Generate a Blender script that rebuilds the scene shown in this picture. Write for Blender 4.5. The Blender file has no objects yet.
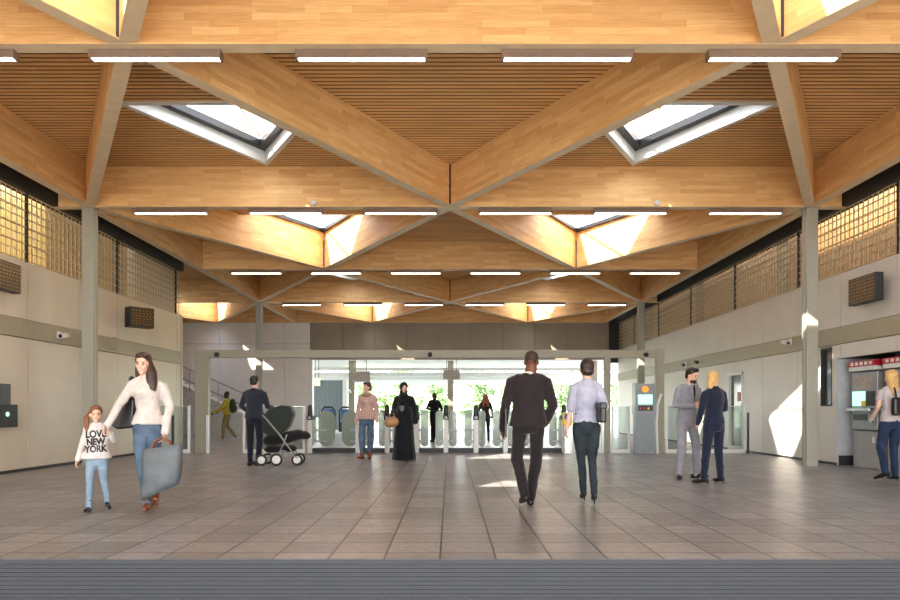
import bpy, math, random
from mathutils import Vector, Matrix, noise
random.seed(7)
C = bpy.context.scene.collection
PI = math.pi
F = 700.0; HY = 409.0; CH = 1.14          # focal length (px), horizon row, eye height (m)
def at(px, py, d): return Vector(((px-450)*d/F, d, CH+(HY-py)*d/F))
def dep(py): return CH*F/(py-HY)
def R(a): return math.radians(a)

# ------------------------------------------------------------------ materials
def lin(c):
    if isinstance(c, str):
        c = [int(c[i:i+2], 16)/255 for i in (0, 2, 4)]
    return tuple((v/12.92 if v <= .04045 else ((v+.055)/1.055)**2.4) for v in c) + (1,)
def nodes(name):
    m = bpy.data.materials.new(name); m.use_nodes = True
    nt = m.node_tree; b = nt.nodes['Principled BSDF']
    return m, nt, b
def N(nt, t, **kw):
    n = nt.nodes.new(t)
    for k, v in kw.items(): setattr(n, k, v)
    return n
def mat(name, col, rough=.6, metal=0, var=.08, scale=8, bump=0, bscale=60, spec=.5, emit=0, sheen=0, stretch=None, coat=0):
    m, nt, b = nodes(name); L = nt.links
    tc = N(nt, 'ShaderNodeTexCoord'); mp = N(nt, 'ShaderNodeMapping')
    L.new(tc.outputs['Object'], mp.inputs['Vector'])
    if stretch: mp.inputs['Scale'].default_value = stretch
    nz = N(nt, 'ShaderNodeTexNoise'); nz.inputs['Scale'].default_value = scale; nz.inputs['Detail'].default_value = 4
    L.new(mp.outputs[0], nz.inputs['Vector'])
    c = lin(col)
    rp = N(nt, 'ShaderNodeValToRGB')
    rp.color_ramp.elements[0].position = .3; rp.color_ramp.elements[1].position = .7
    rp.color_ramp.elements[0].color = tuple(v*(1-var) for v in c[:3])+(1,)
    rp.color_ramp.elements[1].color = tuple(min(1, v*(1+var)) for v in c[:3])+(1,)
    L.new(nz.outputs['Fac'], rp.inputs['Fac']); L.new(rp.outputs['Color'], b.inputs['Base Color'])
    b.inputs['Roughness'].default_value = rough; b.inputs['Metallic'].default_value = metal
    b.inputs['Specular IOR Level'].default_value = spec
    if sheen: b.inputs['Sheen Weight'].default_value = sheen
    if coat: b.inputs['Coat Weight'].default_value = coat
    if emit:
        b.inputs['Emission Color'].default_value = c; b.inputs['Emission Strength'].default_value = emit
    if bump:
        n2 = N(nt, 'ShaderNodeTexNoise'); n2.inputs['Scale'].default_value = bscale
        L.new(mp.outputs[0], n2.inputs['Vector'])
        bp = N(nt, 'ShaderNodeBump'); bp.inputs['Strength'].default_value = bump; bp.inputs['Distance'].default_value = .01
        L.new(n2.outputs['Fac'], bp.inputs['Height']); L.new(bp.outputs[0], b.inputs['Normal'])
    return m
def wood(name, c1, c2, c3, bw=.75, bh=.08, rough=.5, axis='xz'):
    m, nt, b = nodes(name); L = nt.links
    tc = N(nt, 'ShaderNodeTexCoord'); sp = N(nt, 'ShaderNodeSeparateXYZ'); cb = N(nt, 'ShaderNodeCombineXYZ')
    L.new(tc.outputs['Object'], sp.inputs[0])
    ad = N(nt, 'ShaderNodeMath', operation='ADD'); L.new(sp.outputs['Y'], ad.inputs[0]); L.new(sp.outputs['Z'], ad.inputs[1])
    L.new(sp.outputs['X'], cb.inputs['X']); L.new(ad.outputs[0], cb.inputs['Y'])
    br = N(nt, 'ShaderNodeTexBrick'); br.offset = .37; br.offset_frequency = 2; br.squash = .7; br.squash_frequency = 3
    br.inputs['Scale'].default_value = 1; br.inputs['Brick Width'].default_value = bw; br.inputs['Row Height'].default_value = bh
    br.inputs['Mortar Size'].default_value = .0006; br.inputs['Bias'].default_value = 0
    br.inputs['Color1'].default_value = lin(c1); br.inputs['Color2'].default_value = lin(c2); br.inputs['Mortar'].default_value = lin(c3)
    L.new(cb.outputs[0], br.inputs['Vector'])
    mp = N(nt, 'ShaderNodeMapping'); mp.inputs['Scale'].default_value = (1.2, 22, 1); L.new(cb.outputs[0], mp.inputs['Vector'])
    nz = N(nt, 'ShaderNodeTexNoise'); nz.inputs['Scale'].default_value = 2.5; nz.inputs['Detail'].default_value = 6; nz.inputs['Distortion'].default_value = .6
    L.new(mp.outputs[0], nz.inputs['Vector'])
    mx = N(nt, 'ShaderNodeMix', data_type='RGBA', blend_type='MULTIPLY'); mx.inputs['Factor'].default_value = .55
    rp = N(nt, 'ShaderNodeValToRGB'); rp.color_ramp.elements[0].position = .35; rp.color_ramp.elements[1].position = .62
    rp.color_ramp.elements[0].color = (.78, .68, .57, 1); rp.color_ramp.elements[1].color = (1, 1, 1, 1)
    L.new(nz.outputs['Fac'], rp.inputs['Fac'])
    L.new(br.outputs['Color'], mx.inputs[6]); L.new(rp.outputs['Color'], mx.inputs[7]); L.new(mx.outputs[2], b.inputs['Base Color'])
    b.inputs['Roughness'].default_value = rough; b.inputs['Specular IOR Level'].default_value = .3
    return m
def glass(name, tint=(.9, .96, .94), refl=.12, alpha=.9, rough=.02):
    m, nt, b = nodes(name); L = nt.links; nt.nodes.remove(b)
    out = nt.nodes['Material Output']
    tr = N(nt, 'ShaderNodeBsdfTransparent'); tr.inputs['Color'].default_value = tuple(v*alpha for v in tint)+(1,)
    gl = N(nt, 'ShaderNodeBsdfGlossy'); gl.inputs['Roughness'].default_value = rough
    fr = N(nt, 'ShaderNodeLayerWeight'); fr.inputs['Blend'].default_value = .5
    pw = N(nt, 'ShaderNodeMath', operation='POWER'); pw.inputs[1].default_value = 4; L.new(fr.outputs['Facing'], pw.inputs[0])
    ml = N(nt, 'ShaderNodeMath', operation='MULTIPLY_ADD'); ml.inputs[1].default_value = .5; ml.inputs[2].default_value = refl/2; ml.use_clamp = True
    L.new(pw.outputs[0], ml.inputs[0])
    mx = N(nt, 'ShaderNodeMixShader'); L.new(ml.outputs[0], mx.inputs[0]); L.new(tr.outputs[0], mx.inputs[1]); L.new(gl.outputs[0], mx.inputs[2])
    L.new(mx.outputs[0], out.inputs['Surface'])
    return m
def frosted(name, col, amt=.6):
    m, nt, b = nodes(name); L = nt.links
    out = nt.nodes['Material Output']; b.inputs['Base Color'].default_value = lin(col); b.inputs['Roughness'].default_value = .2
    tr = N(nt, 'ShaderNodeBsdfTransparent'); mx = N(nt, 'ShaderNodeMixShader'); mx.inputs[0].default_value = amt
    L.new(tr.outputs[0], mx.inputs[1]); L.new(b.outputs[0], mx.inputs[2]); L.new(mx.outputs[0], out.inputs['Surface'])
    return m
def floor_mat():
    m, nt, b = nodes('floor_tiles'); L = nt.links
    tc = N(nt, 'ShaderNodeTexCoord'); mp = N(nt, 'ShaderNodeMapping')
    T = .4256
    mp.inputs['Location'].default_value = (.076+T*60, -5.557+T*60, 0)
    L.new(tc.outputs['Object'], mp.inputs['Vector'])
    br = N(nt, 'ShaderNodeTexBrick'); br.offset = 0; br.squash = 1
    br.inputs['Scale'].default_value = 1; br.inputs['Brick Width'].default_value = T; br.inputs['Row Height'].default_value = T
    br.inputs['Mortar Size'].default_value = .0095; br.inputs['Mortar Smooth'].default_value = .3
    br.inputs['Color1'].default_value = lin('a09d9c'); br.inputs['Color2'].default_value = lin('838080'); br.inputs['Mortar'].default_value = lin('26231f')
    L.new(mp.outputs[0], br.inputs['Vector'])
    # fine split line in every row of tiles
    sp = N(nt, 'ShaderNodeTexBrick'); sp.offset = 0
    sp.inputs['Scale'].default_value = 1; sp.inputs['Brick Width'].default_value = T*200; sp.inputs['Row Height'].default_value = T/2
    sp.inputs['Mortar Size'].default_value = .005
    sp.inputs['Color1'].default_value = (1, 1, 1, 1); sp.inputs['Color2'].default_value = (1, 1, 1, 1); sp.inputs['Mortar'].default_value = (.4, .4, .4, 1)
    L.new(mp.outputs[0], sp.inputs['Vector'])
    nz = N(nt, 'ShaderNodeTexNoise'); nz.inputs['Scale'].default_value = 9; nz.inputs['Detail'].default_value = 8; nz.inputs['Roughness'].default_value = .7
    L.new(mp.outputs[0], nz.inputs['Vector'])
    rp = N(nt, 'ShaderNodeValToRGB'); rp.color_ramp.elements[0].position = .3; rp.color_ramp.elements[1].position = .7
    rp.color_ramp.elements[0].color = (.60, .59, .59, 1); rp.color_ramp.elements[1].color = (1.12, 1.1, 1.08, 1)
    L.new(nz.outputs['Fac'], rp.inputs['Fac'])
    m1 = N(nt, 'ShaderNodeMix', data_type='RGBA', blend_type='MULTIPLY'); m1.inputs['Factor'].default_value = 1
    m2 = N(nt, 'ShaderNodeMix', data_type='RGBA', blend_type='MULTIPLY'); m2.inputs['Factor'].default_value = .8
    L.new(br.outputs['Color'], m1.inputs[6]); L.new(rp.outputs['Color'], m1.inputs[7])
    L.new(m1.outputs[2], m2.inputs[6]); L.new(sp.outputs['Color'], m2.inputs[7])
    L.new(m2.outputs[2], b.inputs['Base Color'])
    n3 = N(nt, 'ShaderNodeTexNoise'); n3.inputs['Scale'].default_value = 30; L.new(mp.outputs[0], n3.inputs['Vector'])
    mr = N(nt, 'ShaderNodeMapRange'); mr.inputs['To Min'].default_value = .24; mr.inputs['To Max'].default_value = .42
    L.new(n3.outputs['Fac'], mr.inputs['Value']); L.new(mr.outputs[0], b.inputs['Roughness'])
    b.inputs['Specular IOR Level'].default_value = .55
    bp = N(nt, 'ShaderNodeBump'); bp.inputs['Strength'].default_value = .15; bp.inputs['Distance'].default_value = .004
    L.new(br.outputs['Fac'], bp.inputs['Height']); bp.invert = True; L.new(bp.outputs[0], b.inputs['Normal'])
    return m

M = {}
M['beam'] = wood('glulam_timber', 'f6cc90', 'e2b076', 'c09060')
M['lit_underside'] = mat('lit_underside_strip', 'd4bd9c', .55, var=.08, scale=4)
M['slat'] = mat('slat_timber', 'dcab70', .55, var=.14, scale=2, stretch=(.4, 3, 3))
M['deckback'] = mat('deck_backing', '55391f', .8)
M['gantry'] = mat('grey_green_steel', '8f8a78', .45, var=.04)
M['column'] = mat('painted_column_steel', '9f9c8f', .4, var=.04)
M['wall'] = mat('wall_panel', 'cec8c1', .38, var=.04, scale=1.5, spec=.5)
M['wall_l'] = mat('wall_panel_beige', 'cfc3af', .38, var=.04, scale=1.5, spec=.5)
M['band'] = mat('wall_band', 'a19780', .4, var=.04)
M['joint'] = mat('joint_dark', '6f665a', .7)
M['wallback'] = mat('wall_panel_pale', 'e2deda', .4, var=.04, scale=1.5)
M['fascia'] = mat('fascia_panel', '8f8371', .45, var=.06, scale=1.5)
M['black'] = mat('black_metal', '0d0d0f', .35)
M['dark'] = mat('dark_grey', '26282a', .5)
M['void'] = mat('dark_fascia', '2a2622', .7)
M['silver'] = mat('brushed_silver', 'c4c6c6', .25, metal=.85, var=.05)
M['whitem'] = mat('white_metal', 'd9dad8', .35, var=.03)
M['lampbody'] = mat('lamp_body', '7a675a', .4)
M['lampon'] = mat('lamp_diffuser', 'fff6e6', .4, var=0, emit=7)
M['tube'] = mat('wire_steel', 'b8a888', .4, metal=.2)
M['outer'] = wood('clerestory_timber', 'b98c58', 'a07445', '6a4a2c', bw=2.2, bh=.16)
M['outer_l'] = frosted('clerestory_translucent', 'e6d9a0', 1)
_nt = M['outer_l'].node_tree
_t = _nt.nodes.new('ShaderNodeBsdfTranslucent'); _t.inputs['Color'].default_value = lin('c9b06a')
_m = [n for n in _nt.nodes if n.type == 'MIX_SHADER'][0]; _m.inputs[0].default_value = .62; _nt.links.new(_t.outputs[0], _m.inputs[1])
M['floor'] = floor_mat()
M['riser'] = mat('ribbed_edge', '30343a', .6, var=.08, scale=3, stretch=(1, 1, 40))
M['glass'] = glass('clear_glass', refl=.08, alpha=.88)
M['skyglass'] = glass('skylight_glass', tint=(1, 1, 1), refl=.05, alpha=.97)
M['paddle'] = frosted('paddle_glass', '8f9c88', .72)
M['darkglass'] = mat('dark_glass', '3a3d3c', .08, spec=.9)
M['screen'] = mat('screen_black', '3a3222', .25)
def screen_mat():
    m, nt, b = nodes('amber_screen'); L = nt.links
    tc = N(nt, 'ShaderNodeTexCoord'); sp = N(nt, 'ShaderNodeSeparateXYZ'); cb = N(nt, 'ShaderNodeCombineXYZ')
    L.new(tc.outputs['Object'], sp.inputs[0]); L.new(sp.outputs['X'], cb.inputs['X']); L.new(sp.outputs['Z'], cb.inputs['Y'])
    br = N(nt, 'ShaderNodeTexBrick'); br.offset = .3
    for k_, v_ in (('Scale', 1), ('Brick Width', .085), ('Row Height', .062), ('Mortar Size', .02), ('Bias', -.5)): br.inputs[k_].default_value = v_
    br.inputs['Color1'].default_value = lin('8a6226'); br.inputs['Color2'].default_value = lin('3a2f1e'); br.inputs['Mortar'].default_value = lin('2b261c')
    L.new(cb.outputs[0], br.inputs['Vector']); L.new(br.outputs['Color'], b.inputs['Base Color']); L.new(br.outputs['Color'], b.inputs['Emission Color'])
    b.inputs['Emission Strength'].default_value = .12; b.inputs['Roughness'].default_value = .3
    return m
M['screen'] = screen_mat()
M['amber'] = mat('amber_leds', 'b98a45', .5, emit=.0, var=0)
M['red'] = mat('red_sign', 'b3202f', .4)
M['blue'] = mat('blue_panel', '1f5fae', .4)
M['yellow'] = mat('yellow_panel', 'e6c31e', .4)
M['orange'] = mat('orange_disc', 'ee8a1c', .4, emit=.3)
M['green'] = mat('screen_green', '8fd8c4', .3, emit=.7, var=.2)
M['kiosk'] = mat('kiosk_grey', '7c858c', .35)
M['jamb'] = mat('jamb_blue_grey', 'b4bcc0', .4)
M['machine'] = mat('machine_grey', '8d8f90', .35, metal=.2)
M['machinelow'] = mat('machine_low', '9a9a98', .4)
M['conc'] = mat('pale_concrete', 'c9c8c2', .7, var=.1)
M['canopy'] = mat('canopy_white', 'e3e6e6', .5)
M['shed'] = mat('corrugated_grey', '7f8a90', .6)
M['foliage'] = mat('tree_leaves', '6f8a58', .7, var=.2, scale=2)
M['bark'] = mat('tree_bark', '7a6e5c', .9)
M['skin'] = mat('skin_light', 'dcb09a', .5, var=.03, spec=.3)
M['skin2'] = mat('skin_brown', '6a4433', .5, var=.03, spec=.3)
M['skin3'] = mat('skin_dark', '3a271e', .5, var=.03, spec=.3)
M['eye'] = mat('eye_dark', '1c1512', .2)
M['lip'] = mat('lip_rose', 'b05f58', .4)
M['teeth'] = mat('smile_white', 'f0ebe4', .3)
def cloth(name, c, **k): return mat(name, c, .85, var=k.pop('var', .12), scale=k.pop('scale', 14), bump=.25, bscale=90, spec=.2, sheen=.2, **k)
def denim(name, c): return mat(name, c, .85, var=.3, scale=7, bump=.3, bscale=200, spec=.15)

# ------------------------------------------------------------------ mesh helper
class MB:
    def __init__(s): s.v = []; s.f = []
    def box(s, x0, x1, y0, y1, z0, z1, mtx=None):
        i = len(s.v)
        p = [(x0, y0, z0), (x1, y0, z0), (x1, y1, z0), (x0, y1, z0), (x0, y0, z1), (x1, y0, z1), (x1, y1, z1), (x0, y1, z1)]
        if mtx is not None: p = [tuple(mtx @ Vector(q)) for q in p]
        s.v += p
        s.f += [tuple(i+k for k in q) for q in ((0, 3, 2, 1), (4, 5, 6, 7), (0, 1, 5, 4), (1, 2, 6, 5), (2, 3, 7, 6), (3, 0, 4, 7))]
        return s
    def rings(s, rs):
        i = len(s.v); n = len(rs[0])
        for r in rs: s.v += [tuple(p) for p in r]
        for a in range(len(rs)-1):
            for k in range(n):
                k2 = (k+1) % n
                s.f.append((i+a*n+k, i+a*n+k2, i+(a+1)*n+k2, i+(a+1)*n+k))
        s.f.append(tuple(i+k for k in reversed(range(n))))
        s.f.append(tuple(i+(len(rs)-1)*n+k for k in range(n)))
        return s
    def tube(s, pts, rad, n=12, flat=None, dome=True):
        """pts along a path, rad per point; flat=(axis, factor) squashes the section along axis."""
        pts = [Vector(p) for p in pts]
        if not hasattr(rad, '__len__'): rad = [rad]*len(pts)
        P = []; Q = []
        if dome:
            d0 = (pts[1]-pts[0]).normalized(); d1 = (pts[-1]-pts[-2]).normalized()
            for t in (.97, .75, .4): P.append(pts[0]-d0*rad[0]*t); Q.append(rad[0]*math.sqrt(max(.02, 1-t*t)))
        P += pts; Q += list(rad)
        if dome:
            for t in (.4, .75, .97): P.append(pts[-1]+d1*rad[-1]*t); Q.append(rad[-1]*math.sqrt(max(.02, 1-t*t)))
        up = None; rs = []
        for k in range(len(P)):
            a = P[max(0, k-1)]; b = P[min(len(P)-1, k+1)]
            d = (b-a); d = d.normalized() if d.length > 1e-9 else Vector((0, 0, 1))
            if up is None:
                up = Vector((0, 0, 1)) if abs(d.z) < .9 else Vector((1, 0, 0))
                if flat: up = Vector(flat[0])
            u = (up-d*up.dot(d))
            if u.length < 1e-4: u = d.orthogonal()
            u.normalize(); w = d.cross(u); up = u
            fu = flat[1] if flat else 1
            rs.append([P[k]+u*(Q[k]*fu*math.cos(2*PI*j/n))+w*(Q[k]*math.sin(2*PI*j/n)) for j in range(n)])
        return s.rings(rs)
    def loft(s, secs, n=20, fr=None):
        """secs: (cx, cy, z, rx, ry); horizontal ellipses"""
        rs = []
        for (cx, cy, z, rx, ry) in secs:
            r = [Vector((cx+rx*math.cos(2*PI*j/n), cy+ry*math.sin(2*PI*j/n), z)) for j in range(n)]
            if fr: r = [fr @ p for p in r]
            rs.append(r)
        return s.rings(rs)
    def ell(s, c, r, n=16, m=10, rot=None):
        rs = []
        c = Vector(c)
        for a in range(m+1):
            t = -PI/2+PI*a/m; t = max(-PI/2+.06, min(PI/2-.06, t))
            ring = []
            for j in range(n):
                p = Vector((r[0]*math.cos(t)*math.cos(2*PI*j/n), r[1]*math.cos(t)*math.sin(2*PI*j/n), r[2]*math.sin(t)))
                if rot is not None: p = rot @ p
                ring.append(c+p)
            rs.append(ring)
        return s.rings(rs)
    def disc(s, c, axis, r, th, n=24, r2=None):
        a = Vector(axis).normalized(); c = Vector(c)
        u = a.orthogonal().normalized(); w = a.cross(u)
        rs = []
        for t, rr in ((-th/2, r), (th/2, r2 if r2 else r)):
            rs.append([c+a*t+u*(rr*math.cos(2*PI*j/n))+w*(rr*math.sin(2*PI*j/n)) for j in range(n)])
        return s.rings(rs)
    def prism(s, poly, z0, z1, mtx=None):
        lo = [Vector((x, y, z0)) for x, y in poly]; hi = [Vector((x, y, z1)) for x, y in poly]
        if mtx is not None: lo = [mtx @ p for p in lo]; hi = [mtx @ p for p in hi]
        return s.rings([lo, hi])
    def torus(s, c, axis, R_, r, n=28, m=8):
        a = Vector(axis).normalized(); c = Vector(c); u = a.orthogonal().normalized(); w = a.cross(u); i = len(s.v)
        for j in range(n):
            e = u*math.cos(2*PI*j/n)+w*math.sin(2*PI*j/n)
            for k in range(m):
                s.v.append(tuple(c+e*(R_+r*math.cos(2*PI*k/m))+a*(r*math.sin(2*PI*k/m))))
        for j in range(n):
            for k in range(m):
                j2 = (j+1) % n; k2 = (k+1) % m
                s.f.append((i+j*m+k, i+j2*m+k, i+j2*m+k2, i+j*m+k2))
        return s
    def build(s, name, m, parent=None, loc=None, rz=0, smooth=False, vox=0, sm=2, fold=0, fscale=7, bevel=0, fold_z=.45):
        me = bpy.data.meshes.new(name); me.from_pydata(s.v, [], s.f)
        o = bpy.data.objects.new(name, me); C.objects.link(o)
        if vox:
            md = o.modifiers.new('r', 'REMESH'); md.mode = 'VOXEL'; md.voxel_size = vox; md.use_smooth_shade = True
            if sm: s2 = o.modifiers.new('s', 'SMOOTH'); s2.factor = .5; s2.iterations = sm
            dg = bpy.context.evaluated_depsgraph_get()
            nm = bpy.data.meshes.new_from_object(o.evaluated_get(dg)); o.modifiers.clear()
            o.data = nm; bpy.data.meshes.remove(me); me = nm; me.name = name
            if fold:
                ns = [v.normal.copy() for v in me.vertices]
                for v, nn in zip(me.vertices, ns):
                    q = Vector((v.co.x*fscale*1.3, v.co.y*fscale*1.3, v.co.z*fscale*fold_z))
                    a = noise.noise(q+Vector((3.1, 7.7, 1.3)))+.5*noise.noise(q*2.3)
                    v.co += nn*(fold*a)
            smooth = True
        me.materials.clear(); me.materials.append(m)
        if smooth: me.polygons.foreach_set('use_smooth', [True]*len(me.polygons))
        if bevel:
            b = o.modifiers.new('b', 'BEVEL'); b.width = bevel; b.segments = 2; b.limit_method = 'ANGLE'
        if loc is not None: o.location = loc
        if rz: o.rotation_euler = (0, 0, rz)
        if parent: o.parent = parent
        return o
def tag(o, label, cat=None, group=None, kind=None):
    if label: o['label'] = label
    if cat: o['category'] = cat
    if group: o['group'] = group
    if kind: o['kind'] = kind
    return o
def thing(name, label, cat, loc=(0, 0, 0), rz=0, group=None):
    o = bpy.data.objects.new(name, None); C.objects.link(o); o.empty_display_size = .2
    o.location = loc; o.rotation_euler = (0, 0, rz)
    return tag(o, label, cat, group)
def struct(name, mb, m, label=None, **k):
    o = mb.build(name, m, **k); o['kind'] = 'structure'
    if label: o['label'] = label
    return o
def copy_tree(o, parent=None):
    c = o.copy(); C.objects.link(c); c.parent = parent
    for ch in [x for x in bpy.data.objects if x.parent == o]: copy_tree(ch, c)
    return c
def text(name, s, size, m, parent, mtx, bold=0, ext=.002, sx=1):
    cu = bpy.data.curves.new(name, 'FONT'); cu.body = s; cu.size = size; cu.offset = bold; cu.extrude = ext
    cu.align_x = 'CENTER'; cu.align_y = 'CENTER'; cu.space_line = .82
    t = bpy.data.objects.new('t', cu); C.objects.link(t)
    me = bpy.data.meshes.new_from_object(t.evaluated_get(bpy.context.evaluated_depsgraph_get()))
    bpy.data.objects.remove(t)
    me.transform(Matrix.Diagonal((sx, 1, 1, 1))); me.transform(mtx)
    o = bpy.data.objects.new(name, me); C.objects.link(o); me.materials.clear(); me.materials.append(m); o.parent = parent
    return o

# ------------------------------------------------------------------ dimensions
S = 6.2; D1 = 14.0
def row(n): return D1+(n-1)*2*S             # row(1)=14.0, row(1.5)=20.2, row(2)=26.4, row(2.5)=32.6
SL = 3.6/S
ZB = 5.16; ZD = 5.96
XW = 7.85
YB = 32.75                                   # far wall
YG = 18.1                                    # gate line
LEFT_END = 20.4

# ------------------------------------------------------------------ floor and front edge
YE = 5.32
struct('floor', MB().box(-16, 10.5, YE, 33.2, -.25, 0), M['floor'])
mb = MB().box(-16, 10.5, YE-.004, YE, -.6, -.0015)
for k in range(16): mb.box(-16, 10.5, YE-.016, YE-.004, -.045-k*.032, -.037-k*.032)
mb.box(-16, 10.5, YE-.004, YE, -1.2, -.6)
struct('ground', MB().box(-30, 30, -30, YE-.02, -1.3, -1.0), mat('unseen_bounce_ground', 'a39e96', .9, var=.3, scale=30))  # unseen ground added below the edge, pale to bounce light onto the beams
struct('trim_1', mb, M['riser'], 'dark grey ribbed edge below the front of the tiled floor')

# ------------------------------------------------------------------ roof deck: slats with triangular skylight holes
A_holes = [(cx, row(r)-3.0, row(r)-.3) for r in (1, 2) for cx in (-3.6, 3.6)]+[(-10.8, row(2)-3.0, row(2)-.3)]  # last opening is added, unseen, to brighten the back left wall
B_holes = [(cx, row(r)+(3.3 if r == 1 else 3.7), row(r)+6.0) for r in (0, 1, 2) for cx in (-3.6, 3.6)] + [(-10.8, row(2)+3.7, row(2)+6.0)]
def spans(y, x0, x1, grow=0):
    cuts = []
    for cx, b, a in A_holes+B_holes:
        g = .06 if (cx, b, a) in B_holes else 0
        if b <= y <= a+g:
            h = (a-y)*SL+g
            if h > 0: cuts.append((cx-h, cx+h))
    out = []; cur = x0
    for a, b in sorted(cuts):
        if a > cur: out.append((cur, min(a, x1)))
        cur = max(cur, b)
    if cur < x1: out.append((cur, x1))
    return out
for i in range(-1, 5):  # first bay added unseen over the camera to keep sun off the floor
    ya = row(i*.5); yb = row(i*.5+.5)
    sl = MB(); bk = MB()
    y = ya; P = .1155
    while y < yb-1e-6:
        x0 = -8.3 if y < 16 else (-9.2 if y < LEFT_END else -14.5)
        x1 = 8.5 if y < 17.5 else 9.1
        for a, b in spans(y+P/2, x0, x1):
            sl.box(a, b, y, y+.06, ZD, ZD+.012)
            bk.box(a, b, y, y+P, ZD+.013, ZD+.15)
        y += P
    o = sl.build('ceiling' if i < 0 else 'ceiling.%03d' % (i+1), M['slat']); o['kind'] = 'structure'
    bb = bk.build('deck_backing', M['deckback'], parent=o)

# ------------------------------------------------------------------ beams
def beam(p0, p1, z0, label, name='timber_beam', group=None, w=.2, z1=ZD-.002, m=None):
    a = Vector((p0[0], p0[1], 0)); b = Vector((p1[0], p1[1], 0)); d = b-a; L = d.length
    o = MB().box(0, L, -w/2, w/2, 0, z1-z0).build(name, m or M['beam'], loc=(a.x, a.y, z0), rz=math.atan2(d.y, d.x), bevel=.006)
    MB().box(0, L, -w/2+.002, w/2-.002, -.0035, -.0002).build('lit_underside_strip', M['lit_underside'], o)  # added pale strip; floor-reflected light on the underside put into its colour
    return tag(o, label, 'beam', group)
TL = {.5: 'nearest cross beam of honey timber along the top of the view', 1: 'second cross beam of timber, resting on the two front columns',
      1.5: 'third cross beam of timber, between front and far columns', 2: 'fourth cross beam of timber, resting on the two far columns', 2.5: 'farthest cross beam of timber, against the far wall'}
for r in (.5, 1, 1.5, 2, 2.5):
    xl = -14.4 if r >= 2 else (-7.3 if r > 1 else -7.9)
    beam((xl, row(r)), (7.9 if r in (.5, 1, 2) else 7.3, row(r)), ZB, TL[r])
beam((-7.2, row(-.5)), (-7.2, row(2.5)), ZB-.006, 'long edge beam of timber over the left wall columns')
beam((7.2, row(-.5)), (7.2, row(2.5)), ZB-.006, 'long edge beam of timber over the right wall columns')
dg = [((-7.2, 0), (7.2, 2), 'diagonal timber beam from near left over the centre to the far right column'),
      ((7.2, 0), (-7.2, 2), 'diagonal timber beam from near right over the centre to the far left column'),
      ((-7.2, 1), (3.6, 2.5), 'diagonal timber beam from the left front column towards the far wall right of centre'),
      ((7.2, 1), (-3.6, 2.5), 'diagonal timber beam from the right front column towards the far wall left of centre'),
      ((0, 0), (7.2, 1), 'diagonal timber beam ending on the right front column, crossing the view top right'),
      ((0, 0), (-7.2, 1), 'diagonal timber beam ending on the left front column, crossing the view top left'),
      ((-7.2, 2), (-3.6, 2.5), 'short diagonal timber beam leaving the far left column to the right'),
      ((7.2, 2), (3.6, 2.5), 'short diagonal timber beam leaving the far right column to the left'),
      ((-7.2, 2), (-10.8, 2.5), 'short diagonal timber beam leaving the far left column to the left'),
      ((-14.4, 2), (-10.8, 2.5), 'short diagonal timber beam over the stair side, left of the far column')]
for k, (a, b, l) in enumerate(dg):
    beam((a[0], row(a[1])), (b[0], row(b[1])), ZB+.004+.004*(k % 2), l, name='diagonal_beam', w=.19)

# ------------------------------------------------------------------ skylights
def skylight(cx, b, a, kind, label):
    t = thing('skylight', label, 'skylight', (cx, b, ZD-.03))
    H = a-b; hw = H*SL
    def tri(off):      # triangle pulled inwards by off
        k = math.sqrt(1+SL*SL)
        ap = H-off*k/SL; bs = off
        h = (ap-bs)*SL
        return [(-h, bs), (h, bs), (0, ap)]
    def frame(o0, o1, z0, z1, nm, m):
        P0 = tri(o0); P1 = tri(o1); mb = MB()
        for q in range(3):
            r = (q+1) % 3
            mb.prism([P0[q], P0[r], P1[r], P1[q]], z0, z1)
        return mb.build(nm, m, t)
    if kind == 'A':
        frame(-.05, .045, 0, .34, 'curb', M['whitem'])
        frame(.04, .2, .22, .34, 'frame', M['black'])
        zt = .35
    else:
        frame(-.09, .002, 0, .28, 'curb', M['beam'])
        frame(.0, .10, .24, .33, 'frame', M['black'])
        zt = .34
    P0 = tri(.05); g = MB().prism(P0, zt, zt+.012).build('pane', M['skyglass'], t)
    mu = MB()
    ap = P0[2][1]
    mu.box(-.016, .016, P0[0][1], ap, zt+.015, zt+.05)
    mu.build('mullion', M['beam'], t)
    return t
for k, (cx, b, a) in enumerate(A_holes):
    skylight(cx, b, a, 'A', ['small dark-framed skylight in the slats at upper left', 'small dark-framed skylight in the slats at upper right',
             'small skylight in the slats before the far cross beam, left side', 'small skylight in the slats before the far cross beam, right side',
             'small skylight added left of the far left column to light the stair side'][k])
for k, (cx, b, a) in enumerate(B_holes):
    skylight(cx, b, a, 'B', ['large triangular skylight cut by the top edge at left', 'large triangular skylight cut by the top edge at right',
             'large triangular skylight left of centre behind the second cross beam', 'large triangular skylight right of centre behind the second cross beam',
             'farthest triangular skylight left of centre near the far wall', 'farthest triangular skylight right of centre near the far wall',
             'farthest skylight at the left, above the stair side'][k])

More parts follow.
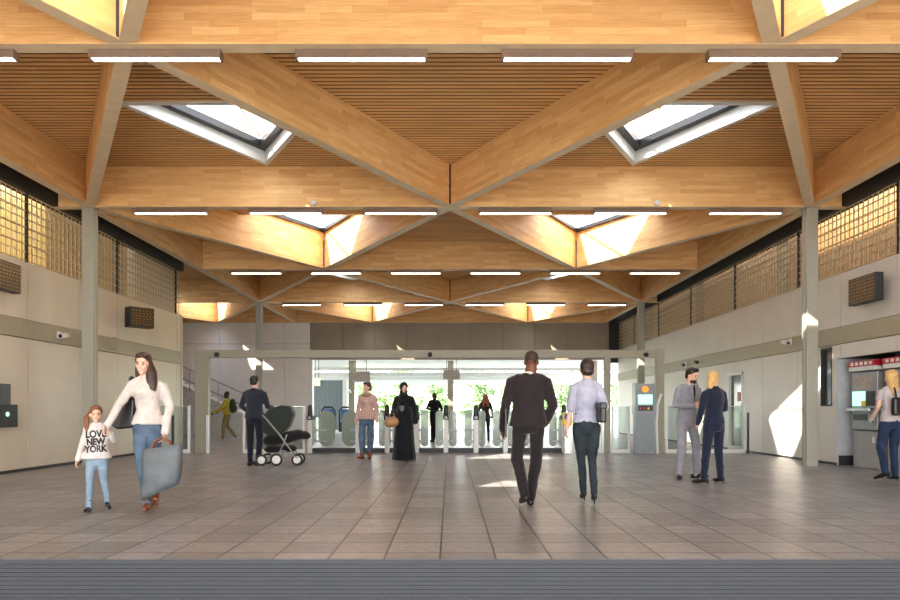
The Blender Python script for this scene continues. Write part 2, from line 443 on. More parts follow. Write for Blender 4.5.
# dark bars painting the shade of the gaps where the beams cross
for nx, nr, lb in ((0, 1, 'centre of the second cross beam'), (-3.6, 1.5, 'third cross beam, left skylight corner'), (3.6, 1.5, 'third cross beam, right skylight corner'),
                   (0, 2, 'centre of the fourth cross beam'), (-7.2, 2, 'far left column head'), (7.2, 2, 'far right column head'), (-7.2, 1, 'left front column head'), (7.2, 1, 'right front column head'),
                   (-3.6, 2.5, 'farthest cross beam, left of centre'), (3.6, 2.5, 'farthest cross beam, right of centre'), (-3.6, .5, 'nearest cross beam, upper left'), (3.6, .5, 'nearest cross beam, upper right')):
    o = MB().box(-.016, .016, -.02, .02, 0, ZD-ZB-.03).build('shadow_gap_bar', M['void'], loc=(nx-(.12 if nx > 5 else (-.12 if nx < -5 else 0)), row(nr)-(.205 if abs(nx) < 5 else .3), ZB+.02))
    tag(o, 'thin dark painted connector between timber beams at the '+lb, 'shadow')
# ------------------------------------------------------------------ columns
def column(x, y, label):
    t = thing('column', label, 'column', (x, y, 0))
    w = .115
    mb = MB().box(-w, w, -.1, .1, 0, ZB-.02)
    mb.build('shaft', M['column'], t, bevel=.008)
    MB().box(-w-.02, -w, -.03, .03, .02, ZB-.04).box(w, w+.02, -.03, .03, .02, ZB-.04).build('side_rib', M['column'], t)
    MB().box(-.15, .15, -.13, .13, ZB-.022, ZB-.006).build('top_plate', M['column'], t)
    MB().box(-.15, .15, -.13, .13, 0, .016).build('base_plate', M['column'], t)
column(-7.2, row(1), 'tall grey steel column at left front, behind the girl')
column(7.2, row(1), 'tall grey steel column at right front, beside the ticket machines')
column(-7.2, row(2)+.01, 'grey steel column at far left, behind the man with the pushchair')
column(7.2, row(2)+.01, 'grey steel column at far right, above the information kiosk')

# ------------------------------------------------------------------ linear lamps
lamp0 = None; RN = {.5: 'nearest', 1: 'second', 1.5: 'third', 2: 'fourth', 2.5: 'fifth'}
ON = ['first', 'second', 'third', 'fourth', 'fifth', 'sixth']
for r in (.5, 1, 1.5, 2):
    for k in range(6):
        x = -5.6+2.305*k
        lab = '%s strip lamp from the left under the %s cross beam' % (ON[k], RN[r])
        if lamp0 is None:
            lamp0 = thing('strip_lamp', lab, 'lamp')
            MB().box(-.715, .715, -.055, .055, -.09, 0).build('housing', M['lampbody'], lamp0)
            MB().box(-.705, .705, -.036, .036, -.094, -.0905).build('diffuser', M['lampon'], lamp0)
            for q in (-.735, .715): MB().box(q, q+.02, -.058, .058, -.1, 0).build('end_cap', M['lampbody'], lamp0)
            o = lamp0
        else: o = copy_tree(lamp0)
        o['label'] = lab; o['group'] = 'strip lamps under the cross beams'
        o.location = (x, row(r)+.055, ZB-.008)
        if r == 2.5: o.location.z = ZB-.01

# ------------------------------------------------------------------ side walls
def side_wall(sgn, y0, y1, joints, m, name, openings=()):
    mb = MB(); js = [y0]+sorted(j for j in joints if y0 < j < y1)+[y1]
    g = .012
    zs = [(.05, 2.44), (2.80, 3.86)]
    def add(ya, yb, za, zb):
        # cut out the openings
        for (oa, ob, oz0, oz1) in openings:
            if ya < ob and yb > oa and za < oz1 and zb > oz0:
                if ya < oa: add(ya, oa, za, zb)
                if yb > ob: add(ob, yb, za, zb)
                a2, b2 = max(ya, oa), min(yb, ob)
                if za < oz0: add(a2, b2, za, oz0)
                if zb > oz1: add(a2, b2, oz1, zb)
                return
        if yb-ya > .002 and zb-za > .002: mb.box(sgn*XW, sgn*(XW+.06), ya, yb, za, zb)
    for a, b in zip(js[:-1], js[1:]):
        for za, zb in zs: add(a+g/2, b-g/2, za, zb)
    w = struct(name, mb, m)
    bk = MB()
    mb = bk
    def add2(ya, yb, za, zb):
        for (oa, ob, oz0, oz1) in openings:
            if ya < ob and yb > oa and za < oz1 and zb > oz0:
                if ya < oa: add2(ya, oa, za, zb)
                if yb > ob: add2(ob, yb, za, zb)
                a2, b2 = max(ya, oa), min(yb, ob)
                if za < oz0: add2(a2, b2, za, oz0)
                if zb > oz1: add2(a2, b2, oz1, zb)
                return
        bk.box(sgn*(XW+.06), sgn*(XW+.2), ya, yb, za, zb)
    add2(y0, y1, 0, 3.86)
    bk.build('wall_core', M['joint'], w)
    MB().box(sgn*(XW-.02), sgn*(XW+.06), y0, y1, 2.452, 2.788).build('wall_band', M['band'], w)
    return w
jl = [13.02-1.765*k for k in range(-6, 13)]
side_wall(-1, -9.6, LEFT_END, jl, M['wall_l'], 'wall_left')  # lengthened unseen past the camera to keep the sun out
mb = MB().box(-XW-.2, -XW+.03, LEFT_END, LEFT_END+.08, 0, 3.86)
struct('trim_2', mb, M['wall_l'], 'pale end trim of the left wall')
jr = [12.3+1.765*k for k in range(-12, 14)]
REC = (11.0, 14.2, 0, 2.16)
WIN = (14.38, 14.82, 1.2, 2.42)
DOR = (18.75, 19.75, 0, 2.14)
side_wall(1, -9.6, 32.7, jr, M['wall'], 'wall_right', [REC, WIN, DOR])
struct('baseboard_left', MB().box(-XW, -XW+.012, -9.6, LEFT_END, 0, .05), M['dark'])
struct('baseboard_right', MB().box(XW-.012, XW, 14.2, 18.7, 0, .05).box(XW-.012, XW, 19.8, 32.6, 0, .05), M['dark'])

# recess with ticket machines
mb = MB().box(XW+.2, 8.75, 14.2, 14.3, 0, 2.16).box(XW, 8.75, 14.18, 14.2, 0, 2.16)
struct('wall_recess', mb, M['jamb'])
mb = MB().box(8.7, 8.8, 10.9, 14.2, 0, 2.16).box(XW+.2, 8.8, 10.9, 14.2, 2.16, 2.2)
struct('wall_alcove', mb, M['dark'])
struct('baseboard_recess', MB().box(XW+.02, 8.7, 14.17, 14.2, 0, .2), M['dark'])
w = struct('window_1', MB().box(XW+.06, XW+.1, WIN[0], WIN[1], WIN[2], WIN[3]), M['darkglass'])
mb = MB()
for (a, b, c, d) in ((WIN[0], WIN[0]+.03, WIN[2], WIN[3]), (WIN[1]-.03, WIN[1], WIN[2], WIN[3]), (WIN[0], WIN[1], WIN[2], WIN[2]+.03), (WIN[0], WIN[1], WIN[3]-.05, WIN[3])):
    mb.box(XW-.005, XW+.07, a, b, c, d)
mb.build('window_frame', M['dark'], w)
w = struct('door_1', MB().box(XW+.06, XW+.1, DOR[0]+.06, DOR[1]-.06, .05, 2.08), M['darkglass'])
mb = MB()
for (a, b, c, d) in ((DOR[0], DOR[0]+.07, 0, 2.14), (DOR[1]-.07, DOR[1], 0, 2.14), (DOR[0], DOR[1], 2.07, 2.14), (DOR[0], DOR[1], 0, .12)):
    mb.box(XW-.02, XW+.1, a, b, c, d)
mb.build('door_frame', M['whitem'], w)
MB().box(XW+.05, XW+.06, 19.05, 19.25, 1.35, 1.6).build('notice', M['red'], w)
MB().tube([(XW+.0, 18.95, .95), (XW+.0, 18.95, 1.25)], .015, 8).build('door_handle', M['silver'], w, smooth=True)

# ------------------------------------------------------------------ clerestory mesh screens
def screen(sgn, y0, y1, label, gy):
    t = thing('mesh_screen', label, 'screen', (sgn*(XW+.03), y0, 3.868))
    mb = MB(); H = 1.28; L = y1-y0; P = .155
    n = int(L/P)
    for k in range(n+1): mb.box(-.007, .007, k*P-.009, k*P+.009, 0, H)
    for k in range(int(H/P)+1): mb.box(-.009, .009, 0, L, k*P+.02, k*P+.038)
    mb.build('wire_grid', M['tube'], t)
    mb = MB(); P2 = .052
    o2 = sgn*.16
    for k in range(int(L/P2)+1): mb.box(o2-.003, o2+.003, k*P2-.005, k*P2+.005, 0, H)
    for k in range(int(H/.31)+1): mb.box(o2-.005, o2+.005, 0, L, k*.31+.07, k*.31+.082)
    mb.build('rear_grid', M['tube'], t)
    y = gy
    while y < y1:
        if y > y0: MB().box(-.02, .03, y-y0-.02, y-y0+.02, 0, H).build('upright', M['void'], t)
        y += 1.765*2
screen(-1, -9.6, LEFT_END+.05, 'wire mesh screen above the left wall panels', 13.02-1.765*4)
screen(1, -9.6, 32.6, 'wire mesh screen above the right wall panels', 12.3-1.765*4)
for sgn, y1, nm in ((-1, LEFT_END+.05, 'left'), (1, 32.6, 'right')):
    mb = MB().box(sgn*7.78, sgn*8.05, -9.6, y1, 5.16, ZD)
    struct('trim_3' if sgn < 0 else 'trim_4', mb, M['void'], 'dark fascia above the mesh screen')
    ym = 16.2 if sgn < 0 else 18.0
    struct('wall_outer_'+nm, MB().box(0, ym+9.6, -.05, .05, 0, 3.1 if sgn < 0 else 2.3), M['outer_l'] if sgn < 0 else M['outer'], loc=(sgn*9.4, -9.6, 3.7), rz=PI/2)
    struct('wall_outer_far_'+nm, MB().box(0, y1-ym, -.05, .05, 0, 3.1 if sgn < 0 else 2.3), M['outer'], loc=(sgn*9.4, ym, 3.7), rz=PI/2)
    struct('trim_5' if sgn < 0 else 'trim_6', MB().box(sgn*(XW+.2), sgn*9.4, -9.6, y1, 3.7, 3.8), M['outer'], 'ledge behind the mesh screen')
    k = 0; y = 6.3
    while y < y1:
        tag(MB().box(-.11, .11, -.11, .11, 0, 2.3).build('roof_post', M['void'], loc=(sgn*8.9, y, 3.8)), ('%s dark post from the front, behind the %s mesh screen' % (['first', 'second', 'third', 'fourth', 'fifth', 'sixth', 'seventh'][k], nm)), 'post', 'posts behind the %s mesh' % nm)
        y += 6.2; k += 1

# ------------------------------------------------------------------ far walls
mb = MB(); xs = [-14.6, -12.74, -10.8, -8.94, -7.75, -6.55]
for a, b in zip(xs[:-1], xs[1:]):
    mb.box(a+.01, b-.01, YB, YB+.06, .12, 4.18); mb.box(a+.01, b-.01, YB, YB+.06, 4.2, 5.2)
w = struct('wall_back_left', mb, M['wallback'])
MB().box(-14.6, -6.55, YB+.06, YB+.2, 0, 6).build('wall_core', M['joint'], w)
MB().box(-14.6, -6.55, YB-.02, YB, 0, .12).build('skirting', M['dark'], w)
struct('wall_stair_side', MB().box(-14.7, -14.5, LEFT_END, YB+.2, 0, 6), M['wallback'])
struct('wall_return', MB().box(-14.7, -8.05, LEFT_END-.1, LEFT_END, 0, 6), M['wallback'])
struct('trim_7', MB().box(-6.55, -6.42, YB-.08, YB+.25, 0, 3.45), M['whitem'], 'white edge frame of the platform opening')
mb = MB(); xs = [-6.54+1.5*k for k in range(10)]+[7.3]
xs = [x for x in xs if x <= 7.3]
for a, b in zip(xs[:-1], xs[1:]): mb.box(a+.01, b-.01, YB, YB+.1, 3.45, 5.2)
w = struct('wall_back', mb, M['fascia'])
MB().box(-6.54, 7.3, YB+.1, YB+.2, 3.45, 6).build('wall_core', M['joint'], w)
struct('trim_8', MB().box(7.3, 7.42, YB-.05, YB+.2, 0, 5.2), M['fascia'], 'narrow fascia post at the right end of the far wall')

struct('wall_end_louvre', MB().box(7.42, 9.5, 32.7, 32.8, 3.3, 6.0), M['void'])
mb = MB()
for k in range(9): mb.box(7.45, 9.4, 32.55, 32.62, 3.5+k*.19, 3.56+k*.19)
struct('trim_10', mb, M['darkglass'], 'dark horizontal louvres at the far end of the right wall')
# stair at back left
t = thing('staircase', 'pale staircase with steel handrails descending right along the back wall', 'staircase', (-12.9, 30.6, 0))
sl = .46; n = 14; L = 5.6; dx = L/n
mb = MB()
for k in range(n):
    z = 2.62-k*2.62/n
    mb.box(k*dx, (k+1)*dx, 0, 1.3, max(0, z-.45), z)
mb.build('steps', M['wallback'], t)
mb = MB(); mb.prism([(-1.2, 2.75+.5), (0, 2.75), (L, .1), (L, 0), (L-.6, 0), (-1.2, 2.75-.05)], -.06, 0, Matrix(((1, 0, 0, 0), (0, 0, -1, -.06), (0, 1, 0, 0), (0, 0, 0, 1))))
mb.build('stringer', M['conc'], t)
mb = MB().prism([(-1.2, 0), (-1.2, 2.5), (0, 2.5), (L-.7, 0)], 0, .05, Matrix(((1, 0, 0, 0), (0, 0, -1, .03), (0, 1, 0, 0), (0, 0, 0, 1))))
mb.build('side_panel', M['conc'], t)
for off in (.42, .95):
    MB().tube([(-1.2, -.1, 3.15+off-.2), (0, -.1, 2.72+off-.1), (L, -.1, .1+off)], .028, 8).build('handrail', M['machinelow'], t, smooth=True)
for k in range(5):
    x = .3+k*1.25; z = 2.62-x*2.62/L
    MB().tube([(x, -.1, z), (x, -.1, z+.95)], .018, 8).build('baluster', M['machinelow'], t, smooth=True)

# ------------------------------------------------------------------ gate line portal
ZT = 2.46
t = thing('gate_portal', 'grey-green steel portal beam on three posts over the ticket gates', 'portal', (0, YG, 0))
MB().box(-6.58, 5.32, -.08, .08, ZT, ZT+.2).build('crossbeam', M['gantry'], t, bevel=.006)
for x, w in ((-6.4, .17), (4.06, .075), (5.42, .1)):
    MB().box(x-w, x+w, -.09, .09, 0, ZT if w != .1 else ZT+.25).build('post', M['gantry'], t, bevel=.006)
def dome_cam(p, label, dirn):
    t = thing('security_camera', label, 'camera', p)
    d = Vector(dirn)
    MB().disc(d*.015, d, .06, .03).build('mount', M['dark'], t)
    MB().ell(d*.07, (.06, .06, .06)).build('dome', M['black'], t, smooth=True)
    return t
dome_cam((at(217, 355, YG-.1).x, YG-.08, 2.54), 'black dome camera at the left end of the portal beam', (0, -1, 0))
dome_cam((at(430, 355, YG-.1).x, YG-.08, 2.54), 'black dome camera at the middle of the portal beam', (0, -1, 0))
dome_cam((at(646, 354, YG-.1).x, YG-.08, 2.54), 'black dome camera at the right end of the portal beam', (0, -1, 0))
def bullet(p, s, label, m='whitem'):
    t = thing('security_camera', label, 'camera', p)
    MB().box(0, s*.03, -.06, .06, -.07, .07).build('mount', M['whitem'], t)
    MB().tube([(s*.03, 0, 0), (s*.13, 0, -.01)], .02, 8).build('arm', M['whitem'], t, smooth=True)
    MB().tube([(s*.13, .07, 0), (s*.13, -.12, -.03)], .055, 12).build('casing', M[m], t, smooth=True)
    MB().disc((s*.13, -.155, -.035), (0, -1, -.1), .035, .04).build('lens', M['black'], t)
bullet((-XW+.02, 14.0, 2.62), 1, 'white bullet camera on the left wall band')
bullet((XW-.02, 23.2, 2.62), -1, 'grey bullet camera on the right wall band, left of its pair', 'machine')
bullet((XW-.02, 21.9, 2.62), -1, 'dark bullet camera on the right wall band, above the door', 'dark')
bullet((XW-.02, 16.1, 2.68), -1, 'pale bullet camera on the right wall band beside the front column')
tag(MB().box(-.0, .1, -.07, .07, -.1, .1).build('junction_box', M['band'], loc=(-XW+.02, 14.95, 2.62)), 'small metal box on the left wall band, left of the column', 'box')
tag(MB().box(-.0, .12, -.09, .09, -.13, .13).build('junction_box', M['band'], loc=(-XW+.02, 16.2, 2.66)), 'small metal box on the left wall band, right of the column', 'box')

# ------------------------------------------------------------------ ticket gates
def gate():
    t = thing('ticket_gate', 'g', 'ticket gate')
    MB().box(-.055, .055, 0, 1.3, 0, .92).build('cabinet', M['silver'], t, bevel=.02)
    MB().box(-.06, .06, -.06, 0, 0, .86).build('front_post', M['whitem'], t, bevel=.015)
    MB().box(-.075, .075, -.09, .3, .86, .97).build('reader_top', M['black'], t, bevel=.02)
    MB().tube([(0, .02, .95), (0, .02, 1.2)], [.07, .055], 12).build('reader_head', M['black'], t, smooth=True)
    MB().box(-.035, .035, -.096, -.088, .88, .95).build('indicator', M['machine'], t)
    return t
def paddle(t, side, w=.2, h0=.14, h1=1.1, y=.72):
    mb = MB(); n = 10; pts = []
    x0 = .055*side; x1 = x0+side*w
    r = w*.5; cx = (x0+x1)/2+side*.025
    for j in range(n+1): a = PI*j/n; pts.append((cx+r*math.cos(a), h1-r+r*math.sin(a)))
    for j in range(n+1): a = PI+PI*j/n; pts.append((cx+r*math.cos(a), h0+r+r*math.sin(a)))
    mb.prism(pts, -.012, .012, Matrix(((1, 0, 0, 0), (0, 0, -1, y), (0, 1, 0, 0), (0, 0, 0, 1))))
    p = mb.build('paddle', M['paddle'], t)
    MB().box(min(x0, cx), max(x0, cx), y-.02, y+.02, .55, .6).box(min(x0, cx), max(x0, cx), y-.02, y+.02, .25, .3).build('hinge', M['machine'], p)
gx = [(px-450)*YG/F for px in (310, 358, 387, 416.5, 446, 476, 505.5, 535, 564)]
g0 = None
GL = ['first ticket gate from the left, before the corrugated hut', 'second ticket gate, left of the woman in pink', 'third ticket gate, between the woman in pink and the woman in black',
      'fourth ticket gate, right of the woman in the black robe', 'fifth ticket gate, below the central hanging sign', 'sixth ticket gate, left of the red-haired woman',
      'seventh ticket gate, just left of the suited man', 'eighth ticket gate, mostly behind the suited man', 'last ticket gate on the right, between the suited man and woman in lilac']
for k, x in enumerate(gx):
    if g0 is None: g0 = gate(); g = g0
    else: g = copy_tree(g0)
    g.location = (x, YG, 0); g['label'] = GL[k]; g['group'] = 'ticket gates in the gate line'
for k, x in enumerate(gx):      # paddles
    g = [o for o in C.objects if o.name.startswith('ticket_gate') and abs(o.location.x-x) < .01][0]
    if k < 8: MB().box(.06, gx[k+1]-gx[k]-.06, .2, .26, 0, .12).build('kick_rail', M['dark'], g)
    if k < 8: paddle(g, 1, .45 if k in (0,) else .205)
    if k > 0: paddle(g, -1, .45 if k in (1,) else .205)
# yellow and blue reader beside last gate
t = thing('ticket_reader', 'yellow and blue ticket reader post between the suited man and the woman in lilac', 'reader', (2.98, YG-.32, 0))
MB().box(-.08, .08, -.05, .05, 0, .75).build('pedestal', M['silver'], t, bevel=.01)
MB().box(-.12, .12, -.07, .07, .72, 1.05).build('reader_body', M['yellow'], t, bevel=.02)
MB().box(-.09, .09, -.085, -.07, .88, 1.02).build('reader_panel', M['blue'], t)

# glass barriers
def barrier(x0, x1, y, label, h=1.2, y2=None):
    t = thing('glass_barrier', label, 'glass barrier', (x0, y, 0), math.atan2((y2 or y)-y, x1-x0))
    L = math.hypot(x1-x0, (y2 or y)-y)
    MB().box(0, L, -.006, .006, .1, h).build('pane', M['glass'], t)
    MB().box(0, L, -.03, .03, 0, .1).build('bottom_rail', M['whitem'], t)
    MB().box(0, L, -.012, .012, h, h+.02).build('top_rail', M['silver'], t)
    for x in (0, L): MB().box(x-.025, x+.025, -.035, .035, 0, h+.03).build('post', M['whitem'], t)
X = lambda px: (px-450)*YG/F
barrier(-7.82, X(189), YG, 'glass barrier between the left wall and the portal post')
barrier(X(244), X(304), YG, 'glass barrier behind the pushchair')
barrier(3.2, 3.92, YG, 'glass barrier left of the thin portal post, behind the woman in lilac')
barrier(4.2, 4.62, YG, 'narrow glass barrier left of the information kiosk')
barrier(5.6, X(705), YG, 'glass barrier behind the man in the grey suit')
barrier(X(707), X(744), YG, 'glass barrier between the woman in navy and the door')
tag(MB().box(-.03, .03, -.03, .03, 0, .98).build('bollard', M['whitem'], loc=(X(209), YG-.1, 0), bevel=.008), 'slim white bollard beside the left portal post', 'bollard')
tag(MB().box(-.03, .03, -.03, .03, 0, .98).build('bollard', M['dark'], loc=(X(176), YG-.2, 0), bevel=.008), 'slim dark bollard near the end of the left wall', 'bollard')
tag(MB().box(-.025, .025, -.025, .025, 0, 1.05).build('bollard', M['dark'], loc=(7.6, YG-.25, 0), bevel=.008), 'slim dark bollard beside the glass door on the right', 'bollard')

# information kiosk
t = thing('information_kiosk', 'tall grey information kiosk with green screen and orange disc', 'kiosk', (X(640), YG-.35, 0))
MB().box(-.24, .24, -.13, .13, 0, 1.78).build('cabinet', M['kiosk'], t, bevel=.012)
MB().box(-.26, .26, -.15, .15, 1.02, 1.06).box(-.26, -.23, -.15, .13, 1.06, 1.8).box(.23, .26, -.15, .13, 1.06, 1.8).build('surround', M['machine'], t)
MB().box(-.18, .18, -.145, -.13, 1.26, 1.5).build('screen', M['green'], t)
MB().disc((0, -.14, 1.64), (0, 1, 0), .085, .02).build('disc_sign', M['orange'], t)
MB().box(-.18, .18, -.16, -.13, 1.1, 1.22).build('keypad_panel', M['dark'], t)
for k, c in enumerate(('red', 'red', 'yellow')): MB().box(-.15+k*.1, -.1+k*.1, -.166, -.158, 1.13, 1.18).build('button', M[c], t)
t = thing('white_arch_panel', 'curved white panel edge standing right of the information kiosk', 'panel', (X(654), YG-.3, 0))
mb = MB(); mb.tube([(0, 0, .0), (-.03, 0, .8), (0, 0, 1.25), (.09, 0, 1.5)], .035, 10); mb.build('edge', M['whitem'], t, smooth=True)

# ------------------------------------------------------------------ displays
def display(loc, rz, label, w=.85, h=.5, th=.15, arm=None):
    t = thing('departure_display', label, 'display', loc, rz)        # screen faces local -Y
    MB().box(-w/2, w/2, 0, th, -h/2, h/2).build('casing', M['dark'], t, bevel=.01)
    MB().box(-w/2+.03, w/2-.03, -.006, 0, -h/2+.03, h/2-.03).build('screen', M['screen'], t)
    MB().box(-.05, .05, th, th+(arm or .08), -.08, .08).build('bracket', M['dark'], t)
display((7.58, 12.9, 3.34), R(-90), 'black departure display with amber lines high on the right wall')
display((-7.58, 11.95, 3.42), R(90), 'black departure display with amber lines at the left frame edge')
display((-7.36, 16.75, 3.33), R(52), 'tilted departure display on a bracket right of the left column', w=.6, h=.48, th=.26, arm=.12)
t = thing('help_point', 'black wall-mounted help point box at the left frame edge', 'help point', (-XW+.006, 12.35, 1.2))
MB().box(0, .1, -.3, .0, -.38, .38).build('back_panel', M['black'], t, bevel=.008)
MB().box(.1, .16, -.4, .1, -.38, .02).build('speech_unit', M['dark'], t, bevel=.008)
MB().disc((.165, -.2, -.15), (1, 0, 0), .04, .015).build('button', M['green'], t)

# ------------------------------------------------------------------ ticket machines (front faces -X)
def machine(y, label):
    t = thing('ticket_machine', label, 'ticket machine', (8.02, y, 0))
    W = .42
    MB().box(.0, .55, -W, W, 0, .72).build('base_cabinet', M['machinelow'], t, bevel=.01)
    MB().box(-.04, .55, -W-.0, W, .74, 1.86).build('upper_cabinet', M['machine'], t, bevel=.015)
    MB().box(-.1, .3, -W, W, 1.96, 2.07).build('red_sign', M['red'], t)
    mb = MB()
    for k in range(5): mb.box(-.104, -.1, -.36+k*.15, -.27+k*.15, 1.985, 2.045)
    mb.build('sign_lettering', M['whitem'], t)
    MB().box(-.09, .3, -W, W, 1.88, 1.96).build('header_light', M['whitem'], t)
    MB().box(-.05, -.04, -.32, .32, 1.52, 1.8).build('fare_panel', mat('fare_panel', 'a08f8a', .4, var=.3, scale=30), t)
    MB().box(-.055, -.04, -.05, .36, 1.2, 1.48).build('screen', M['green'], t)
    MB().box(-.056, -.04, -.36, -.1, 1.2, 1.48).build('dark_panel', M['dark'], t)
    MB().box(-.07, -.04, -.08, .04, 1.2, 1.3).build('card_slot', M['yellow'], t)
    MB().box(-.16, -.04, -.36, .4, 1.1, 1.16).build('shelf', M['silver'], t, bevel=.01)
    MB().box(-.055, -.04, -.1, .34, .92, 1.04).build('ticket_tray', M['black'], t)
    MB().disc((-.05, -.28, .95), (1, 0, 0), .07, .05).build('coin_cup', M['silver'], t)
    MB().box(-.05, -.04, -.35, -.28, .5, .62).build('lock_plate', M['whitem'], t)
machine(13.5, 'grey ticket machine left in the alcove, unobstructed')
machine(12.4, 'grey ticket machine behind the woman at the right edge')
struct('trim_9', MB().box(8.3, 8.7, 12.86, 13.04, 0, 2.16), M['dark'], 'dark divider between the ticket machines')

# ------------------------------------------------------------------ platform outside
struct('platform', MB().box(-30, 30, 33.2, 46, -.3, -.02), M['conc'])
struct('ground', MB().box(-90, 90, 46, 160, -1.6, -1.2), mat('grass_ground', '9fae80', .9, var=.2))
CLN = ['nearest', 'second', 'third', 'fourth']
for k, (y, z, h) in enumerate(((34.5, 3.02, .16), (36.8, 2.86, .2), (38.4, 2.72, .22), (43, 2.65, .3))):
    tag(MB().box(-14, 14, -.12, .12, 0, h).build('canopy_beam', M['canopy'], loc=(0, y, z), bevel=.01), '%s white canopy beam outside, seen above the gates' % CLN[k], 'beam', 'white canopy beams over the platform')
tag(MB().box(-14, 14, 0, 9.5, 0, .1).build('canopy_roof', M['canopy'], loc=(0, 34, 3.5)), 'white platform canopy roof outside beyond the gates', 'canopy')
PL = ['slim grey-green post behind the woman in pink', 'grey-green post behind the central hanging sign', 'grey-green post behind the head of the woman in lilac']
for k, px in enumerate((352, 450.5, 594)):
    tag(MB().box(-.14, .14, -.14, .14, 0, 3.5).build('platform_post', M['gantry'], loc=((px-450)*34.2/F, 34.2, -.02)), PL[k], 'post')
# corrugated hut
mb = MB(); x0 = (313-450)*39/F; x1 = (349-450)*39/F-.35
n = 16
for k in range(n):
    a = x0-.9+(x1-x0+.9)*k/n; mb.box(a, a+(x1-x0+.9)/n*.55, -.05, 0, 0, 3.0)
t = thing('platform_hut', 'grey corrugated hut on the platform beyond the first gates', 'hut', (0, 39, -.02))
mb.build('cladding_ribs', M['shed'], t)
MB().box(x0-.9, x1, 0, 2.4, 0, 3.0).build('walls', M['shed'], t)
MB().box(x0-1, x1+.1, -.12, 2.5, 3.0, 3.12).build('roof', M['canopy'], t)
MB().box(x1, x1+.25, -.05, .3, 0, 3.0).build('corner_post', M['whitem'], t)
# seats
def seat(x, label):
    t = thing('platform_chair', label, 'seat', (x, 35.6, -.02))
    MB().box(-.28, .28, .12, .18, .62, 1.15).build('backrest', M['blue'], t, bevel=.03)
    MB().box(-.28, .28, -.25, .15, .45, .5).build('seat', M['dark'], t, bevel=.02)
    MB().tube([(-.33, 0, 0), (-.33, 0, 1.1), (-.2, .12, 1.25), (.2, .12, 1.25), (.33, 0, 1.1), (.33, 0, 0)], .05, 8).build('frame', M['dark'], t, smooth=True)
    for s in (-1, 1): MB().box(s*.22-.03, s*.22+.03, -.2, .1, 0, .45).build('leg', M['dark'], t)
seat((328-450)*35.6/F, 'blue-backed platform seat seen beyond the first gate, left one')
seat((346-450)*35.6/F, 'blue-backed platform seat seen beyond the first gate, right one')
# signs and pendant lamps
def hang(px, py, d, w, h, name, m, label, cat, top=3.45):
    p = at(px, py, d); t = thing(name, label, cat, (p.x, d, p.z))
    MB().box(-w/2, w/2, -.04, .04, -h/2, h/2).build('panel', m, t, bevel=.01)
    for s in (-1, 1): MB().box(s*w*.3-.012, s*w*.3+.012, -.012, .012, h/2, top-p.z).build('hanger', M['dark'], t)
M['signp'] = mat('sign_back', 'b9aea2', .5)
hang(361, 376.5, 32.4, .85, .5, 'hanging_sign', M['signp'], 'pale hanging sign above the woman in pink', 'sign')
hang(451.5, 375, 32.4, .78, .42, 'hanging_sign', M['signp'], 'pale pinkish hanging sign at the centre of the opening', 'sign')
hang(317, 382, 31.5, .26, .34, 'pendant_sign', mat('pendant_glow', 'e8e59a', .5, emit=.8), 'small pale yellow pendant sign inside the first gate opening', 'sign')
p = at(347.5, 391, 33); t = thing('pendant_lamp', 'small white pendant lamp hanging beside the corrugated hut', 'lamp', (p.x, 33.6, p.z))
MB().loft([(0, 0, -.08, .12, .12), (0, 0, .05, .05, .05), (0, 0, .08, .02, .02)]).build('shade', M['whitem'], t, smooth=True)
MB().tube([(0, 0, .08), (0, 0, 3.5-p.z)], .01, 6).build('cord', M['dark'], t)
# platform screen and fence
t = thing('platform_fence', 'long glazed fence along the platform edge beyond the gates', 'fence', (-4.5, 44.5, -.02))
MB().box(0, 26, -.01, .01, .15, 1.1).build('panels', M['glass'], t)
MB().box(0, 26, -.03, .03, 1.1, 1.16).box(0, 26, -.03, .03, .05, .12).build('rails', M['whitem'], t)
for k in range(14): MB().box(k*2-.03, k*2+.03, -.04, .04, 0, 1.15).build('post', M['whitem'], t)
# trees
TN = ['pale green tree outside left, beside the hut', 'pale green tree outside, seen right of the woman in pink', 'pale green tree outside, left of the central post',
      'pale green tree outside, right of the central post', 'pale green tree outside, behind the suited man', 'pale green tree outside, left of the woman in lilac',
      'pale green tree outside, right of the woman in lilac', 'pale green tree outside at the right end of the opening']
for k, px in enumerate((330, 385, 430, 478, 520, 560, 605, 690)):
    rnd = random.Random(k+20); y = 62+rnd.random()*16; x = (px-450)*y/F; H = 5.6+rnd.random()*1.8
    t = thing('tree', TN[k], 'tree', (x, y, -1.25))
    MB().tube([(0, 0, 0), (.1, 0, H*.4), (0, .1, H*.75)], [.22, .16, .07], 8).build('trunk', M['bark'], t, smooth=True)
    mb = MB(); blobs = [(rnd.uniform(-1.9, 1.9), rnd.uniform(-1.5, 1.5), rnd.uniform(H*.3, H*.9), rnd.uniform(.8, 1.5)) for _ in range(13)]
    for b in blobs:
        for _ in range(150):
            v = Vector((rnd.gauss(0, 1), rnd.gauss(0, 1), rnd.gauss(0, 1))).normalized()*b[3]*rnd.uniform(.5, 1)
            c = Vector(b[:3])+v; s_ = rnd.uniform(.12, .24)
            u = Vector((rnd.gauss(0, 1), rnd.gauss(0, 1), rnd.gauss(0, 1))).normalized(); w = u.orthogonal().normalized()
            i = len(mb.v); mb.v += [tuple(c+u*s_), tuple(c+w*s_*.6), tuple(c-u*s_), tuple(c-w*s_*.6)]; mb.f.append((i, i+1, i+2, i+3))
    mb.build('foliage', M['foliage'], t)

